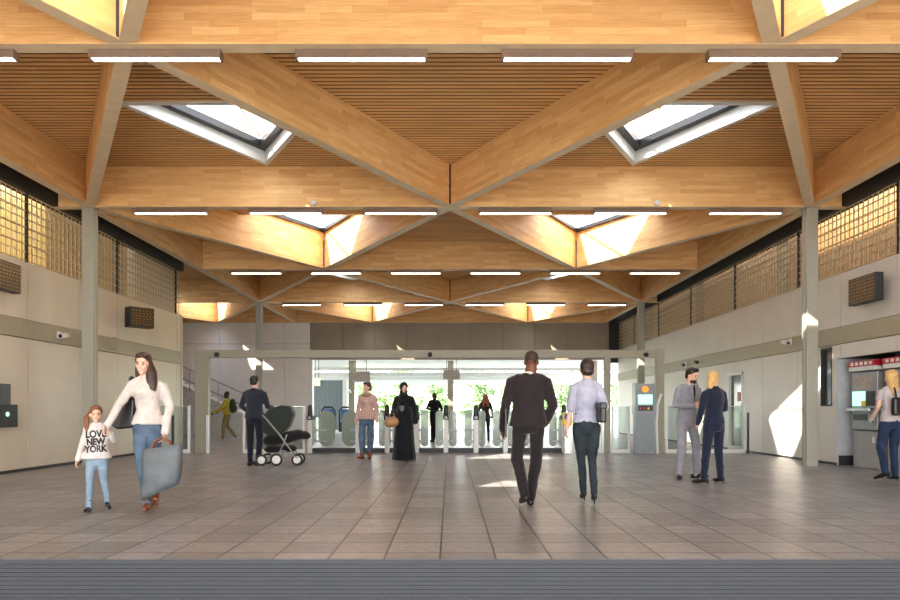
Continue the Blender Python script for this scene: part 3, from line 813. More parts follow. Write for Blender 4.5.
# small devices on beams
for px, lab in ((315, 'small white sensor under the second cross beam, left of centre'), (655, 'small white sensor under the second cross beam, right of centre')):
    tag(MB().disc((0, 0, 0), (0, 1, 0), .05, .06).disc((0, -.04, -.01), (0, 1, 0), .03, .04).build('beam_sensor', M['whitem'], loc=((px-450)/50, D1-.131, 5.22)), lab, 'sensor')

# ------------------------------------------------------------------ PEOPLE
def person(label, px, py, H, face, pose=None, wear=None, d=None, vox=.011, group=None):
    d = d or dep(py); k = H/1.75
    T = thing('person', label, 'person', ((px-450)*d/F, d, 0), R(face))
    W = wear or {}
    J = dict(pel=(0, 0, .95), chest=(0, 0, 1.3), neck=(0, -.01, 1.49), head=(0, .015, 1.63),
             shR=(.17, -.01, 1.42), elR=(.235, -.03, 1.14), wrR=(.25, .03, .88),
             hipR=(.085, 0, .93), knR=(.10, .02, .50), anR=(.11, -.02, .09), toeR=(.13, .16, .02),
             shL=(-.17, -.01, 1.42), elL=(-.235, -.03, 1.14), wrL=(-.25, .03, .88),
             hipL=(-.085, 0, .93), knL=(-.10, .02, .50), anL=(-.11, -.02, .09), toeL=(-.13, .16, .02))
    J.update(pose or {})
    ex = {a: J[a] for a in ('hyaw', 'hpitch', 'curl') if a in J}
    V = {a: Vector(b)*k for a, b in J.items() if a not in ('hyaw', 'hpitch', 'curl')}
    fem = W.get('fem', False); ch = W.get('child', False)
    sw = W.get('width', .92 if fem else 1.0)*k
    hs = k*(1.18 if ch else 1)*W.get('head', 1)
    hc = V['head']-Vector((0, 0, .012*k))
    HM = Matrix.Translation(hc) @ Matrix.Rotation(R(ex.get('hyaw', 0)), 4, 'Z') @ Matrix.Rotation(R(-ex.get('hpitch', 0)), 4, 'X')
    HR = HM.to_3x3()
    def hp(s, f, u): return HM @ (Vector((s, f, u))*hs)
    def hell(mb, c, r): mb.ell(hp(*c), [q*hs for q in r], rot=HR)
    # ---- body (skin)
    b = MB()
    hell(b, (0, -.012, .032), (.073, .09, .086)); hell(b, (0, .022, -.03), (.057, .066, .083)); hell(b, (0, .06, -.09), (.026, .024, .024))
    hell(b, (0, .088, -.022), (.011, .018, .02)); hell(b, (0, .08, .005), (.009, .012, .03))
    for s in (-1, 1):
        hell(b, (s*.075, -.008, -.012), (.009, .02, .031)); hell(b, (s*.032, .06, -.03), (.022, .02, .022))
    nr = (.05 if fem else .066)*k
    b.tube([V['neck']-Vector((0, 0, .06*k)), hp(0, -.012, -.05)], [nr*1.1, nr*.95], 14)
    c0, p0 = V['chest'], V['pel']
    def tor(rs, fr=None):          # rs: (t, rx, ry) t: 0 pelvis .. 1 chest .. 1.5 neck
        out = []
        for (t_, rx, ry, *o) in rs:
            if t_ <= 1: c = p0.lerp(c0, t_)
            else: c = c0.lerp(V['neck'], (t_-1)/.5)
            oy = (o[0] if o else 0)*k
            out.append((c.x, c.y+oy, c.z, rx*sw, ry*k))
        return out
    b.loft(tor([(-.25, .05, .05), (0, .12, .085), (.4, .11, .075), (1, .125, .085), (1.32, .1, .06), (1.48, .05, .05)]))
    for sd in 'RL':
        s = 1 if sd == 'R' else -1
        b.tube([V['sh'+sd]*.93+c0*.07-Vector((0, 0, .03*k)), V['el'+sd], V['wr'+sd]], [.034*k, .033*k, .024*k], 12)
        b.tube([V['hip'+sd], V['kn'+sd], V['an'+sd]], [.07*k, .045*k, .03*k], 12)
        b.tube([V['an'+sd]-Vector((0, 0, .03*k)), V['toe'+sd]+Vector((0, 0, .02*k))], [.028*k, .02*k], 10)
        # hand
        fw = V['wr'+sd]-V['el'+sd]; fd = fw.normalized()
        if W.get('hand'+sd): fd = Vector(W['hand'+sd]).normalized()
        inward = Vector((-s, .25, 0)); inward = (inward-fd*inward.dot(fd)).normalized()
        wax = fd.cross(inward).normalized()
        if wax.y < 0: wax = -wax           # forward side: the thumb side
        w0 = V['wr'+sd]; hk = k*(.9 if fem else 1)
        rot = Matrix((wax, inward, fd)).transposed()
        b.ell(w0+fd*.045*hk, (.036*hk, .016*hk, .052*hk), rot=rot)
        cu = ex.get('curl', .7)
        for q, (o_, ln) in enumerate(((.027, .068), (.009, .078), (-.009, .073), (-.026, .058))):
            a0 = w0+fd*.07*hk+wax*o_*hk
            dd1 = (fd*math.cos(cu*.4)+inward*math.sin(cu*.4)); dd2 = (fd*math.cos(cu*1.1)+inward*math.sin(cu*1.1)); dd3 = (fd*math.cos(cu*1.8)+inward*math.sin(cu*1.8))
            p1 = a0+dd1*ln*.48*hk; p2 = p1+dd2*ln*.34*hk; p3 = p2+dd3*ln*.26*hk
            b.tube([a0, p1, p2, p3], [.0095*hk, .0088*hk, .008*hk, .0072*hk], 8)
        a0 = w0+fd*.022*hk+wax*.026*hk
        p1 = a0+(wax*.75+fd*.65+inward*.3).normalized()*.036*hk; p2 = p1+(wax*.25+fd*.9+inward*.35).normalized()*.032*hk
        b.tube([a0, p1, p2], [.0125*hk, .0105*hk, .009*hk], 8)
    body = b.build('body', W.get('skin', M['skin']), T, vox=vox*.75 if vox < .012 else vox, sm=1)
    # face
    if W.get('face', True):
        for s in (-1, 1):
            e = MB(); hell(e, (s*.029, .078, -.002), (.012, .008, .0065)); e.build('eye', M['eye'], body, smooth=True)
            e = MB(); hell(e, (s*.031, .082, .02), (.018, .006, .0045)); e.build('eyebrow', W.get('hairm', M['dark']), body, smooth=True)
        e = MB(); hell(e, (0, .084, -.062), (.022, .009, .007)); e.build('mouth', M['lip'], body, smooth=True)
        if W.get('smile'):
            e = MB(); hell(e, (0, .0895, -.061), (.016, .006, .004)); e.build('teeth', M['teeth'], body, smooth=True)
    # ---- trousers / skirt
    tk = W.get('trousers')
    if tk:
        m, fit = tk[0], tk[1]
        b = MB()
        top = 1.04*k
        hr = .155 if not fem else .165
        b.loft([(p0.x, p0.y, p0.z-.14*k, hr*.8*sw, .10*k), (p0.x, p0.y-.01*k, p0.z-.05*k, hr*sw, .118*k), (p0.x, p0.y, p0.z+.05*k, hr*.95*sw, .11*k), (p0.x, p0.y, p0.z+.12*k, hr*.86*sw, .098*k)])
        for sd in 'RL':
            h, kn, an = V['hip'+sd], V['kn'+sd], V['an'+sd]
            end = an+(Vector((0, 0, -.03*k)) if not W.get('crop') else (kn-an).normalized()*.09*k)
            th = .088 if not fem else .092
            b.tube([h-Vector((0, 0, .03*k)), h.lerp(kn, .5), kn, kn.lerp(an, .45), end], [th*k, th*.86*k, .062*k*fit, .057*k*fit, .046*k*fit], 16, dome=True)
        b.build('trousers', m, T, vox=vox, sm=2, fold=.007*k, fscale=8, fold_z=1.2)
    # ---- top
    tp = W.get('top')
    if tp:
        m = tp['m']; loose = tp.get('loose', 1.0); hem = tp.get('hem', 0.0)
        b = MB(); cw = .175 if not fem else .155
        wst = .150 if not fem else .125
        wh = wst+(.035 if not fem else .055)
        rs = [(hem, wh*loose, .118*loose), (hem*.5+.18, (wst+(.02 if not fem else .035))*loose, .113*loose), (.45, wst*loose, .1*loose), (.75, (cw-.01), .112, .0), (1.0, cw+.01, .122 if not fem else .125, .012 if fem else .004), (1.25, cw+.005, .105), (1.38, cw*.72, .075), (1.5, .07, .062)]
        b.loft(tor(rs), n=24)
        ar = tp.get('arm', .052)
        for sd in 'RL':
            s = 1 if sd == 'R' else -1
            sh, el, wr = V['sh'+sd], V['el'+sd], V['wr'+sd]
            ins = sh-Vector((s*.085*k, 0, -.022*k)); sh = sh-Vector((s*.008*k, 0, .022*k))
            sl_ = tp.get('sleeve', 1.0)
            if sl_ >= 1: b.tube([ins, sh, sh.lerp(el, .5), el, el.lerp(wr, .5), wr-(wr-el).normalized()*.0], [.05*k, (ar+.006)*k, (ar+.003)*k, ar*.92*k, ar*.83*k, ar*.72*k*tp.get('cuff', 1)], 14)
            else: b.tube([ins, sh, sh.lerp(el, .5), sh.lerp(el, sl_ if sl_ < 1 else 1)], [.05*k, (ar+.006)*k, (ar+.004)*k, ar*.98*k], 14)
        top = b.build(tp.get('name', 'shirt'), m, T, vox=vox, sm=2, fold=tp.get('fold', .007)*k, fscale=8, fold_z=.9)
        if tp.get('collar'):
            b = MB().tube([V['neck']+Vector((0, -.0, -.035*k)), V['neck']+Vector((0, .0, .012*k))], [.073*k, .064*k], 18, dome=False)
            b.build('collar', tp['collar'], T, smooth=True)
        if tp.get('lapel'):
            shm, tie = tp['lapel']
            zt = V['neck'].z-.03*k; yf = c0.y+.13*k
            fm = Matrix(((1, 0, 0, c0.x), (0, 0, -1, yf+.006), (0, 1, 0, 0), (0, 0, 0, 1)))
            MB().prism([(-.055*k, zt+.03*k), (.055*k, zt+.03*k), (.012*k, c0.z-.1*k), (-.012*k, c0.z-.1*k)], -.004, .05*k, fm).build('shirt_front', shm, T)
            MB().prism([(-.016*k, zt+.01*k), (.016*k, zt+.01*k), (.024*k, c0.z-.05*k), (0, c0.z-.1*k), (-.024*k, c0.z-.05*k)], -.012, .0, fm).build('tie', tie, T)
            for s in (-1, 1):
                MB().prism([(s*.058*k, zt+.04*k), (s*.10*k, zt-.08*k), (s*.08*k, zt-.11*k), (s*.014*k, c0.z-.12*k), (s*.004*k, c0.z-.12*k), (s*.03*k, zt-.04*k)][::s], -.016, .0, fm).build('lapel', m, T)
    # ---- shoes
    sh = W.get('shoes')
    if sh:
        for sd in 'RL':
            an, toe = V['an'+sd], V['toe'+sd]
            dr = Vector((toe.x-an.x, toe.y-an.y, 0)); ln = max(dr.length, .02); dr.normalize()
            base = Vector((an.x, an.y, 0)); lift = toe.z; pitch = sh.get('heel', .0)*k; hl = max(0, an.z-.09*k-pitch)
            b = MB(); w_ = (.043 if not fem else .036)*k
            def fp(t_, u): return base+dr*(t_*k)+Vector((0, 0, u*k))
            slope = (lift-hl)
            def zz(t_): return hl+pitch*(1-min(1, max(0, (t_+.05)/.17)))+ (slope)*(t_/.16)
            P = []; Q = []
            for t_, r_ in ((-.055, .034), (-.01, .04), (.05, .038), (.11, .036), (.165, .027)):
                P.append(base+dr*(t_*k)+Vector((0, 0, max(zz(t_), 0)+r_*k*.95))); Q.append(r_*k*(1.12 if not fem else .95))
            b.tube(P, Q, 14)
            if sh.get('boot'):
                b.tube([P[1]-Vector((0, 0, .01)), an+(V['kn'+sd]-an).normalized()*.09*k], [.042*k, .05*k], 14)
            if pitch > .02:
                b.tube([base+dr*(-.06*k)+Vector((0, 0, hl+pitch+.02)), base+dr*(-.065*k)+Vector((0, 0, max(hl, 0)+.008))], [.016*k, .007*k], 8)
            o = b.build('boot' if sh.get('boot') else 'shoe', sh['m'], T, vox=min(vox, .009), sm=1)
    # ---- hair
    hr = W.get('hair')
    if hr:
        hm = W['hairm']; b = MB()
        st = hr[0]
        if st == 'buzz': hell(b, (0, -.018, .04), (.0765, .091, .083))
        elif st == 'short':
            hell(b, (0, -.025, .048), (.083, .094, .083)); hell(b, (0, .035, .095), (.06, .05, .035)); hell(b, (0, -.055, -.01), (.072, .055, .06))
        elif st == 'bob':
            hell(b, (0, -.03, .045), (.088, .098, .09)); hell(b, (0, -.06, -.02), (.08, .06, .06)); hell(b, (0, .03, .095), (.065, .055, .035))
        elif st in ('long', 'pony', 'back'):
            hell(b, (0, -.026, .045), (.086, .096, .088)); hell(b, (0, .02, .09), (.072, .06, .035))
            if st != 'pony': hell(b, (0, -.06, -.03), (.084, .06, .09))
            for pts, r in hr[1]:
                b.tube([hp(*q) for q in pts], [x*hs for x in r], 12, flat=((0, 1, 0), .7))
        elif st == 'scarf':
            hell(b, (0, -.022, .03), (.095, .1, .108)); hell(b, (0, -.02, -.06), (.09, .09, .09))
            b.tube([hp(0, -.02, -.1), hp(0, -.01, -.19)], [.085*hs, .12*hs], 16)
        o = b.build('headscarf' if st == 'scarf' else 'hair', hm, T, vox=min(vox, .009), sm=1, fold=.006, fscale=18)
    return T, V, k, hp, hs

def loc2(T, p): return p
hair_brown = mat('hair_brown', '38221a', .45, var=.35, scale=25, stretch=(3, 3, .6), bump=.4)
hair_dark = mat('hair_black', '17120f', .45, var=.3, scale=25, bump=.3)
hair_blonde = mat('hair_blonde', 'cfa86a', .5, var=.25, scale=20, stretch=(3, 3, .6), bump=.4)
hair_red = mat('hair_red', '8a4a24', .5, var=.3, scale=20, stretch=(3, 3, .6), bump=.4)
hair_lb = mat('hair_light_brown', '7a4a2c', .5, var=.3, scale=20, stretch=(3, 3, .6), bump=.4)
suit_dk = cloth('suit_charcoal', '241d20'); suit_dk2 = cloth('trousers_charcoal', '1f1a1d')
suit_gr = cloth('suit_grey', '8e8e98'); suit_nv = cloth('suit_navy', '1b2236'); suit_b = cloth('jacket_slate', '272a35')
white_c = cloth('white_cloth', 'cbc6c4'); blouse = cloth('blouse_white', 'c8bfba'); lilac = cloth('blouse_lilac', 'a4a7bb')
pink = cloth('jumper_pink', 'b99a90'); blk = cloth('black_cloth', '121317'); robe = cloth('robe_black', '14161c')
jean_m = denim('denim_mid', '54677c'); jean_l = denim('denim_light', '8397aa'); jean_d = denim('denim_dark', '232d3a'); jean_g = denim('denim_charcoal', '2c343a')
leather = mat('leather_black', '101012', .35); brownl = mat('leather_brown', '7a4526', .4); tan = mat('leather_tan', 'a0764a', .45)

# --- man in charcoal suit walking away
T, V, k, hp, hs = person('bald man in charcoal suit walking away from the viewer', 529, 506, 1.84, 0,
    pose=dict(pel=(-.01, 0, .95), chest=(.0, .02, 1.3), neck=(.015, .02, 1.49), head=(.03, .04, 1.63),
        shR=(.205, .01, 1.41), elR=(.262, -.04, 1.12), wrR=(.19, .1, .92), shL=(-.2, .01, 1.41), elL=(-.265, .02, 1.12), wrL=(-.285, .12, .86),
        hipL=(-.095, 0, .93), knL=(-.13, .05, .52), anL=(-.055, -.08, .15), toeL=(-.075, .08, .02), hipR=(.09, 0, .93), knR=(.085, .06, .5), anR=(.03, .12, .09), toeR=(.05, .3, .02), hyaw=0),
    wear=dict(skin=M['skin2'], face=False, hair=('buzz',), hairm=mat('hair_stubble', '3a2a22', .8), trousers=(suit_dk2, 1.12), width=1.08,
        top=dict(m=suit_dk, name='jacket', loose=1.08, hem=-.16, arm=.06, collar=white_c), shoes=dict(m=leather)))
b = MB().box(-.012, .012, -.13, .13, -.17, .17)
tag(b.build('document_folder', leather, loc=((505.5-450)*8.2/F, 8.27, .98), bevel=.006), 'thin black folder carried under the left arm of the bald man', 'folder')

# --- woman in lilac blouse walking away
T, V, k, hp, hs = person('woman with short dark hair, lilac blouse and dark jeans walking away', 587, 503, 1.755, 0,
    pose=dict(pel=(-.02, 0, .97), chest=(-.015, 0, 1.31), neck=(.0, 0, 1.49), head=(.0, .02, 1.625),
        shR=(.145, 0, 1.415), elR=(.21, -.03, 1.15), wrR=(.17, .17, 1.08), shL=(-.165, 0, 1.41), elL=(-.2, .0, 1.13), wrL=(-.235, .05, .9),
        hipL=(-.09, 0, .94), knL=(-.055, .08, .54), anL=(-.015, .14, .14), toeL=(-.01, .27, .02), hipR=(.075, 0, .94), knR=(.065, .02, .53), anR=(.07, -.08, .16), toeR=(.09, .04, .02)),
    wear=dict(fem=True, face=False, hair=('bob',), hairm=mat('hair_deep_brown', '2a1a14', .45, var=.3, scale=25), trousers=(jean_g, .88), top=dict(m=lilac, sleeve=.97, hem=.0, loose=1.0, arm=.052, collar=lilac), shoes=dict(m=leather, heel=.075)))
t = thing('clutch_bag', 'dark clutch bag under the right arm of the woman in lilac', 'bag', ((601-450)*8.32/F, 8.3, 1.12))
MB().box(-.035, .035, -.13, .15, -.14, .1).build('pouch', leather, t, bevel=.02); MB().box(-.04, .04, -.135, .155, .02, .1).build('flap', leather, t, bevel=.015)

# --- woman with blouse, holding girl's hand
WD = dep(511)
T, V, k, hp, hs = person('smiling woman with long brown hair, white blouse and jeans holding a girl by the hand', 147, 511, 1.78, 196,
    pose=dict(pel=(-.02, 0, .96), chest=(.0, 0, 1.3), neck=(.0, .0, 1.485), head=(.035, .04, 1.625),
        shR=(.155, 0, 1.405), elR=(.275, .03, 1.16), wrR=(.385, .06, .955), shL=(-.17, 0, 1.39), elL=(-.235, .0, 1.14), wrL=(-.19, .1, .86),
        hipR=(.06, 0, .94), knR=(.045, .1, .53), anR=(-.02, .1, .11), toeR=(-.01, .24, .03), hipL=(-.09, 0, .94), knL=(-.07, .05, .54), anL=(-.07, -.12, .17), toeL=(-.08, .0, .03), hyaw=-12, hpitch=4),
    wear=dict(fem=True, smile=True, hair=('long', [([(-.05, -.03, .02), (-.085, .0, -.1), (-.1, .03, -.22), (-.1, .05, -.36)], [.045, .06, .06, .03]), ([(.05, -.04, .02), (.06, -.05, -.12), (.04, -.06, -.25)], [.045, .045, .03])]),
        hairm=hair_brown, trousers=(jean_m, .92), top=dict(m=blouse, hem=-.02, loose=1.08, arm=.05, cuff=1.1, fold=.012, collar=blouse), shoes=dict(m=brownl, heel=.05, boot=True)))
WT, WV = T, V
# handbag over shoulder
p = at(119, 412, WD-.02)
t = thing('shoulder_bag', 'black shoulder bag hanging behind the arm of the woman in white blouse', 'bag', (p.x+.02, WD+.09, .95))
mb = MB(); mb.prism([(-.17, .02), (-.08, -.04), (.1, -.02), (.12, .3), (.02, .36), (-.07, .26)], -.05, .05, Matrix(((1, 0, 0, 0), (0, 0, -1, 0), (0, 1, 0, 0), (0, 0, 0, 1))))
mb.build('pouch', leather, t, bevel=.02)
MB().tube([(.03, -.02, .3), (.07, -.05, .42), (.105, -.1, .53), (.115, -.1, .545), (.12, .03, .5), (.09, .03, .3)], .013, 8, flat=((1, 0, 0), 1.6)).build('strap', leather, t, smooth=True)
# big blue-grey tote
p = at(164, 447, WD)
t = thing('tote_bag', 'large slate-blue tote bag hanging from the hand of the woman in white blouse', 'bag', (p.x+.05, WD-.17, .73), R(8))
bagm = mat('bag_slate', '596066', .55, var=.25, scale=6, bump=.3, bscale=12)
mb = MB(); rs = []
for u, hw, dp, sx in ((0, .20, .05, 0), (-.1, .205, .06, -.0), (-.25, .205, .08, -.0), (-.42, .2, .085, -.01), (-.5, .185, .07, -.02)):
    rs.append([Vector((sx+hw*cx, dp*cy, u-(sx*0)+(.09*hw*cx/.2 if u < -.05 else .03*cx))) for cx, cy in ((-1, -.6), (-.8, -1), (0, -1.15), (.8, -1), (1, -.6), (1, .6), (.8, 1), (0, 1.15), (-.8, 1), (-1, .6))])
mb.rings(rs); mb.build('pouch', bagm, t, smooth=True)
for y in (-.045, .045): MB().tube([(-.11, y, -.03), (-.08, y*.7, .05), (0, y*.2, .1), (.08, y*.7, .05), (.11, y, -.03)], .011, 8).build('handle', brownl, t, smooth=True)

# --- girl
T, V, k, hp, hs = person('small girl in white LOVE NEW YORK top and light jeans walking to the viewer', 97, 511, 1.2, 203,
    pose=dict(head=(.01, .04, 1.60), neck=(.0, 0, 1.47), pel=(0, 0, .9), chest=(0, 0, 1.22), hipR=(.08, 0, .86), hipL=(-.08, 0, .86),
        shR=(.15, 0, 1.36), elR=(.235, .0, 1.08), wrR=(.29, .06, .86), shL=(-.15, 0, 1.36), elL=(-.25, -.02, 1.16), wrL=(-.2, .12, 1.26), handL=0,
        knR=(.10, .07, .48), anR=(.115, .08, .1), toeR=(.15, .22, .02), knL=(-.1, .0, .48), anL=(-.15, -.1, .14), toeL=(-.18, .02, .02), hyaw=4) if False else
      dict(head=(.01, .04, 1.585), neck=(.0, 0, 1.45), pel=(0, 0, .88), chest=(0, 0, 1.2), hipR=(.08, 0, .86), hipL=(-.08, 0, .86),
        shR=(.15, 0, 1.35), elR=(.225, .0, 1.06), wrR=(.28, .05, .84), shL=(-.15, 0, 1.35), elL=(-.25, -.02, 1.14), wrL=(-.215, .1, 1.26),
        knR=(.10, .07, .48), anR=(.115, .08, .1), toeR=(.15, .22, .02), knL=(-.1, .0, .48), anL=(-.15, -.1, .14), toeL=(-.18, .02, .02), hyaw=4),
    wear=dict(fem=True, child=True, smile=True, width=1.12, hair=('pony', [([(.07, -.03, .02), (.115, -.01, -.05), (.125, .0, -.14), (.11, .01, -.22)], [.03, .042, .038, .02])]), hairm=hair_lb,
        trousers=(jean_l, .95), crop=False, top=dict(m=white_c, hem=-.08, loose=1.15, arm=.05), shoes=dict(m=blk, boot=True)), vox=.008)
from mathutils.bvhtree import BVHTree
top = [c for c in bpy.data.objects if c.parent == T and c.name.startswith('shirt')][0]
bv = BVHTree.FromObject(top, bpy.context.evaluated_depsgraph_get())
for line, z, sz in (('LOVE', .86, .108), ('NEW', .775, .1), ('YORK', .695, .1)):
    m2 = Matrix.Translation((.008, 0, z)) @ Matrix.Rotation(PI, 4, 'Z') @ Matrix.Rotation(R(90), 4, 'X') @ Matrix.Rotation(R(3), 4, 'Z')
    o = text('shirt_print', line, sz, M['black'], T, m2, bold=.005, ext=.001, sx=.8)
    for v in o.data.vertices:
        h = bv.ray_cast(Vector((v.co.x, .6, v.co.z)), Vector((0, -1, 0)))
        if h[0]: v.co.y = h[0].y+.004+v.co.y

# --- man with pushchair
T, V, k, hp, hs = person('man in dark jacket seen from behind pushing a pushchair', 254.5, 465.5, 1.82, -12,
    pose=dict(shR=(.19, .02, 1.41), elR=(.24, .08, 1.14), wrR=(.23, .32, 1.12), shL=(-.19, 0, 1.41), elL=(-.27, -.02, 1.15), wrL=(-.17, .18, 1.02), knR=(.1, .02, .5), anR=(.08, 0, .09), anL=(-.08, -.02, .09), toeR=(.12, .16, .02), toeL=(-.08, .16, .02)),
    wear=dict(face=False, hair=('short',), hairm=hair_dark, trousers=(cloth('trousers_navy', '161a28'), 1.05), width=1.02, top=dict(m=suit_b, name='jacket', loose=1.08, hem=-.1, arm=.058, collar=suit_b), shoes=dict(m=leather)), vox=.012)
# pushchair (faces +X)
t = thing('pushchair', 'black pushchair with dark green hood and pale wheel hubs beside the man in dark jacket', 'pushchair', ((280-450)*14.25/F, 14.3, 0), R(4))
hood = cloth('hood_green', '2c332d'); seatm = cloth('pushchair_black', '1c1b1d'); frm = mat('frame_grey', '8a8a86', .35, metal=.6)
for (x, y, r) in ((-.34, -.24, .115), (-.04, -.27, .125), (.36, -.2, .115), (-.3, .24, .115), (.36, .2, .115)):
    w = MB().torus((x, y, r), (0, 1, 0), r-.022, .022).build('wheel', M['black'], t, smooth=True)
    h = MB().disc((x, y, r), (0, 1, 0), .022, .05)
    for q in range(6):
        a = q*PI/3; h.tube([(x, y, r), (x+math.cos(a)*(r-.03), y, r+math.sin(a)*(r-.03))], .009, 6)
    h.disc((x, y, r), (0, 1, 0), r-.035, .012)
    h.build('hub', M['whitem'], w)
for y in (-.22, .22):
    MB().tube([(-.34, y, .13), (.1, y, .3), (.36, y, .16)], .016, 8).build('lower_frame', frm, t, smooth=True)
    MB().tube([(.3, y, .22), (.02, y, .62), (-.28, y, .98), (-.36, y, 1.04)], .016, 8).build('push_frame', frm, t, smooth=True)
    MB().tube([(-.04, y, .13), (.12, y, .5), (.16, y, .62)], .014, 8).build('strut', frm, t, smooth=True)
MB().tube([(-.36, -.22, 1.04), (-.38, 0, 1.05), (-.36, .22, 1.04)], .02, 10).build('handle', M['black'], t, smooth=True)
PM = Matrix(((1, 0, 0, 0), (0, 0, -1, 0), (0, 1, 0, 0), (0, 0, 0, 1)))
MB().prism([(-.34, .68), (-.36, .98), (-.2, 1.14), (.04, 1.22), (.22, 1.2), (.28, 1.05), (.2, .8), (.05, .62), (-.2, .6)], -.2, .2, PM).build('hood', hood, t, vox=.016, sm=12, fold=.006)
mb = MB(); mb.tube([(-.2, 0, .5), (.1, 0, .55), (.38, 0, .62), (.5, 0, .6)], [.16, .17, .14, .11], 14, flat=((0, 0, 1), .75)); mb.build('seat', seatm, t, vox=.015, fold=.008)
mb = MB(); mb.tube([(-.2, 0, .32), (.2, 0, .33)], [.13, .13], 12, flat=((0, 0, 1), .6)); mb.build('basket', seatm, t, smooth=True)

# --- man in yellow with backpack (beyond gates)
T, V, k, hp, hs = person('man in yellow top and khaki trousers with green backpack walking left beyond the gates', 227, 440.6, 1.79, 90,
    pose=dict(shR=(.17, 0, 1.42), elR=(.2, .1, 1.18), wrR=(.2, .36, 1.02), shL=(-.17, 0, 1.42), elL=(-.22, .12, 1.17), wrL=(-.2, .4, .98), knR=(.09, .02, .5), anR=(.09, -.3, .14), toeR=(.1, -.18, .02), knL=(-.09, .1, .5), anL=(-.09, .12, .09), toeL=(-.09, .3, .02)),
    wear=dict(skin=M['skin3'], hair=('buzz',), hairm=hair_dark, trousers=(cloth('khaki', '86764a'), 1.1), top=dict(m=cloth('yellow_top', 'b3a23a'), loose=1.1, hem=-.1, arm=.06), shoes=dict(m=white_c)), vox=.015)
t = thing('backpack', 'dark green backpack worn by the man in yellow', 'bag', (T.location.x+.21, T.location.y, 1.22*k))
bpm = cloth('backpack_green', '2e3a22')
MB().ell((0, 0, 0), (.12, .17, .27)).build('pack', bpm, t, smooth=True); MB().ell((.1, 0, -.08), (.05, .12, .14)).build('pocket', bpm, t, smooth=True)

# --- woman in pink
T, V, k, hp, hs = person('woman in dusty pink jumper, scarf and jeans facing the viewer before the gates', 367, 459, 1.76, 168,
    pose=dict(knR=(.11, .05, .5), anR=(.09, .06, .09), toeR=(.13, .2, .02), knL=(-.09, .0, .5), anL=(-.05, -.04, .09), toeL=(-.07, .1, .02), hyaw=-30, elR=(.22, -.03, 1.14), wrR=(.24, .05, .86), elL=(-.22, -.03, 1.14), wrL=(-.25, .05, .86)),
    wear=dict(fem=True, hair=('bob',), hairm=hair_brown, trousers=(jean_m, 1.2), crop=True, width=1.0, top=dict(m=pink, hem=-.14, loose=1.2, arm=.055, collar=cloth('scarf_taupe', '8d7665')), shoes=dict(m=brownl, boot=True)), vox=.012)
sc = MB().torus(V['neck']+Vector((0, .03, -.03)), (0, .25, 1), .085, .035).build('scarf', cloth('scarf_brown', '9c8474'), T, smooth=True)

# --- woman in black robe
T, V, k, hp, hs = person('woman in long black robe and black headscarf standing before the gates', 404, 460, 1.74, 165,
    pose=dict(shR=(.165, 0, 1.40), elR=(.23, -.02, 1.16), wrR=(.2, .14, 1.02), shL=(-.165, 0, 1.4), elL=(-.24, -.02, 1.13), wrL=(-.27, .06, .88), hyaw=30),
    wear=dict(fem=True, hair=('scarf',), hairm=robe, top=dict(m=robe, hem=-.2, loose=1.25, arm=.075, cuff=1.5), shoes=dict(m=leather)), vox=.012)
mb = MB(); rs = []
for z, rx, ry in ((.015, .27, .21), (.25, .25, .19), (.6, .215, .165), (.9, .195, .15), (1.05, .175, .135), (1.2, .165, .13)):
    rs.append([Vector((rx*k*(1+.035*math.sin(j*5*2*PI/60*2)*(1.2-z))*math.cos(2*PI*j/60), ry*k*(1+.05*math.sin(j*7*2*PI/60)*(1.2-z))*math.sin(2*PI*j/60), z*k)) for j in range(60)])
mb.rings(rs).build('robe', robe, T, smooth=True)
fr = MB(); fr.ell(hp(0, .055, -.008), (.05*hs, .045*hs, .07*hs)).build('veil_opening', M['skin'], T, smooth=True)
MB().prism([(-.05, 1.22*k), (.05, 1.22*k), (.045, 1.13*k), (0, 1.09*k), (-.045, 1.13*k)], -.16, -.13, Matrix(((1, 0, 0, 0), (0, 0, -1, 0), (0, 1, 0, 0), (0, 0, 0, 1)))).build('chest_panel', cloth('panel_grey', '6d7078'), T)
p = at(392, 421, 15.5)
t = thing('handbag', 'tan handbag hanging at the arm of the woman in the black robe', 'bag', (p.x, 15.42, p.z))
MB().tube([(-.05, 0, -.04), (.06, 0, -.02)], [.105, .105], 12, flat=((0, 1, 0), .5)).build('pouch', tan, t, smooth=True)
MB().tube([(-.06, 0, .04), (-.03, 0, .17), (.04, .0, .17), (.08, 0, .04)], .012, 8).build('handle', tan, t, smooth=True)

# --- far person in black, far red-haired woman
T, V, k, hp, hs = person('person all in black standing with folded arms beyond the gates', 434.5, 442, 1.72, 180, d=24.2,
    pose=dict(elR=(.26, .02, 1.18), wrR=(.05, .16, 1.12), elL=(-.26, .0, 1.15), wrL=(-.22, .12, 1.0), knL=(-.04, .02, .5), anL=(.02, .05, .09), toeL=(.02, .2, .02), knR=(.08, 0, .5), anR=(.09, 0, .09)),
    wear=dict(skin=M['skin3'], hair=('buzz',), hairm=hair_dark, trousers=(blk, .9), top=dict(m=blk, hem=-.05, arm=.052), shoes=dict(m=leather)), vox=.015)
T, V, k, hp, hs = person('red-haired woman in dark coat seen from behind beyond the gates', 485.5, 442, 1.66, 0, d=24,
    wear=dict(fem=True, face=False, hair=('long', [([(-.04, -.06, 0), (-.07, -.08, -.15), (-.07, -.09, -.3)], [.06, .08, .05]), ([(.04, -.06, 0), (.07, -.08, -.15), (.07, -.09, -.3)], [.06, .08, .05])]), hairm=hair_red,
        trousers=(jean_d, .95), top=dict(m=cloth('coat_dark', '3a2e2c'), hem=-.3, loose=1.2), shoes=dict(m=leather)), vox=.015)

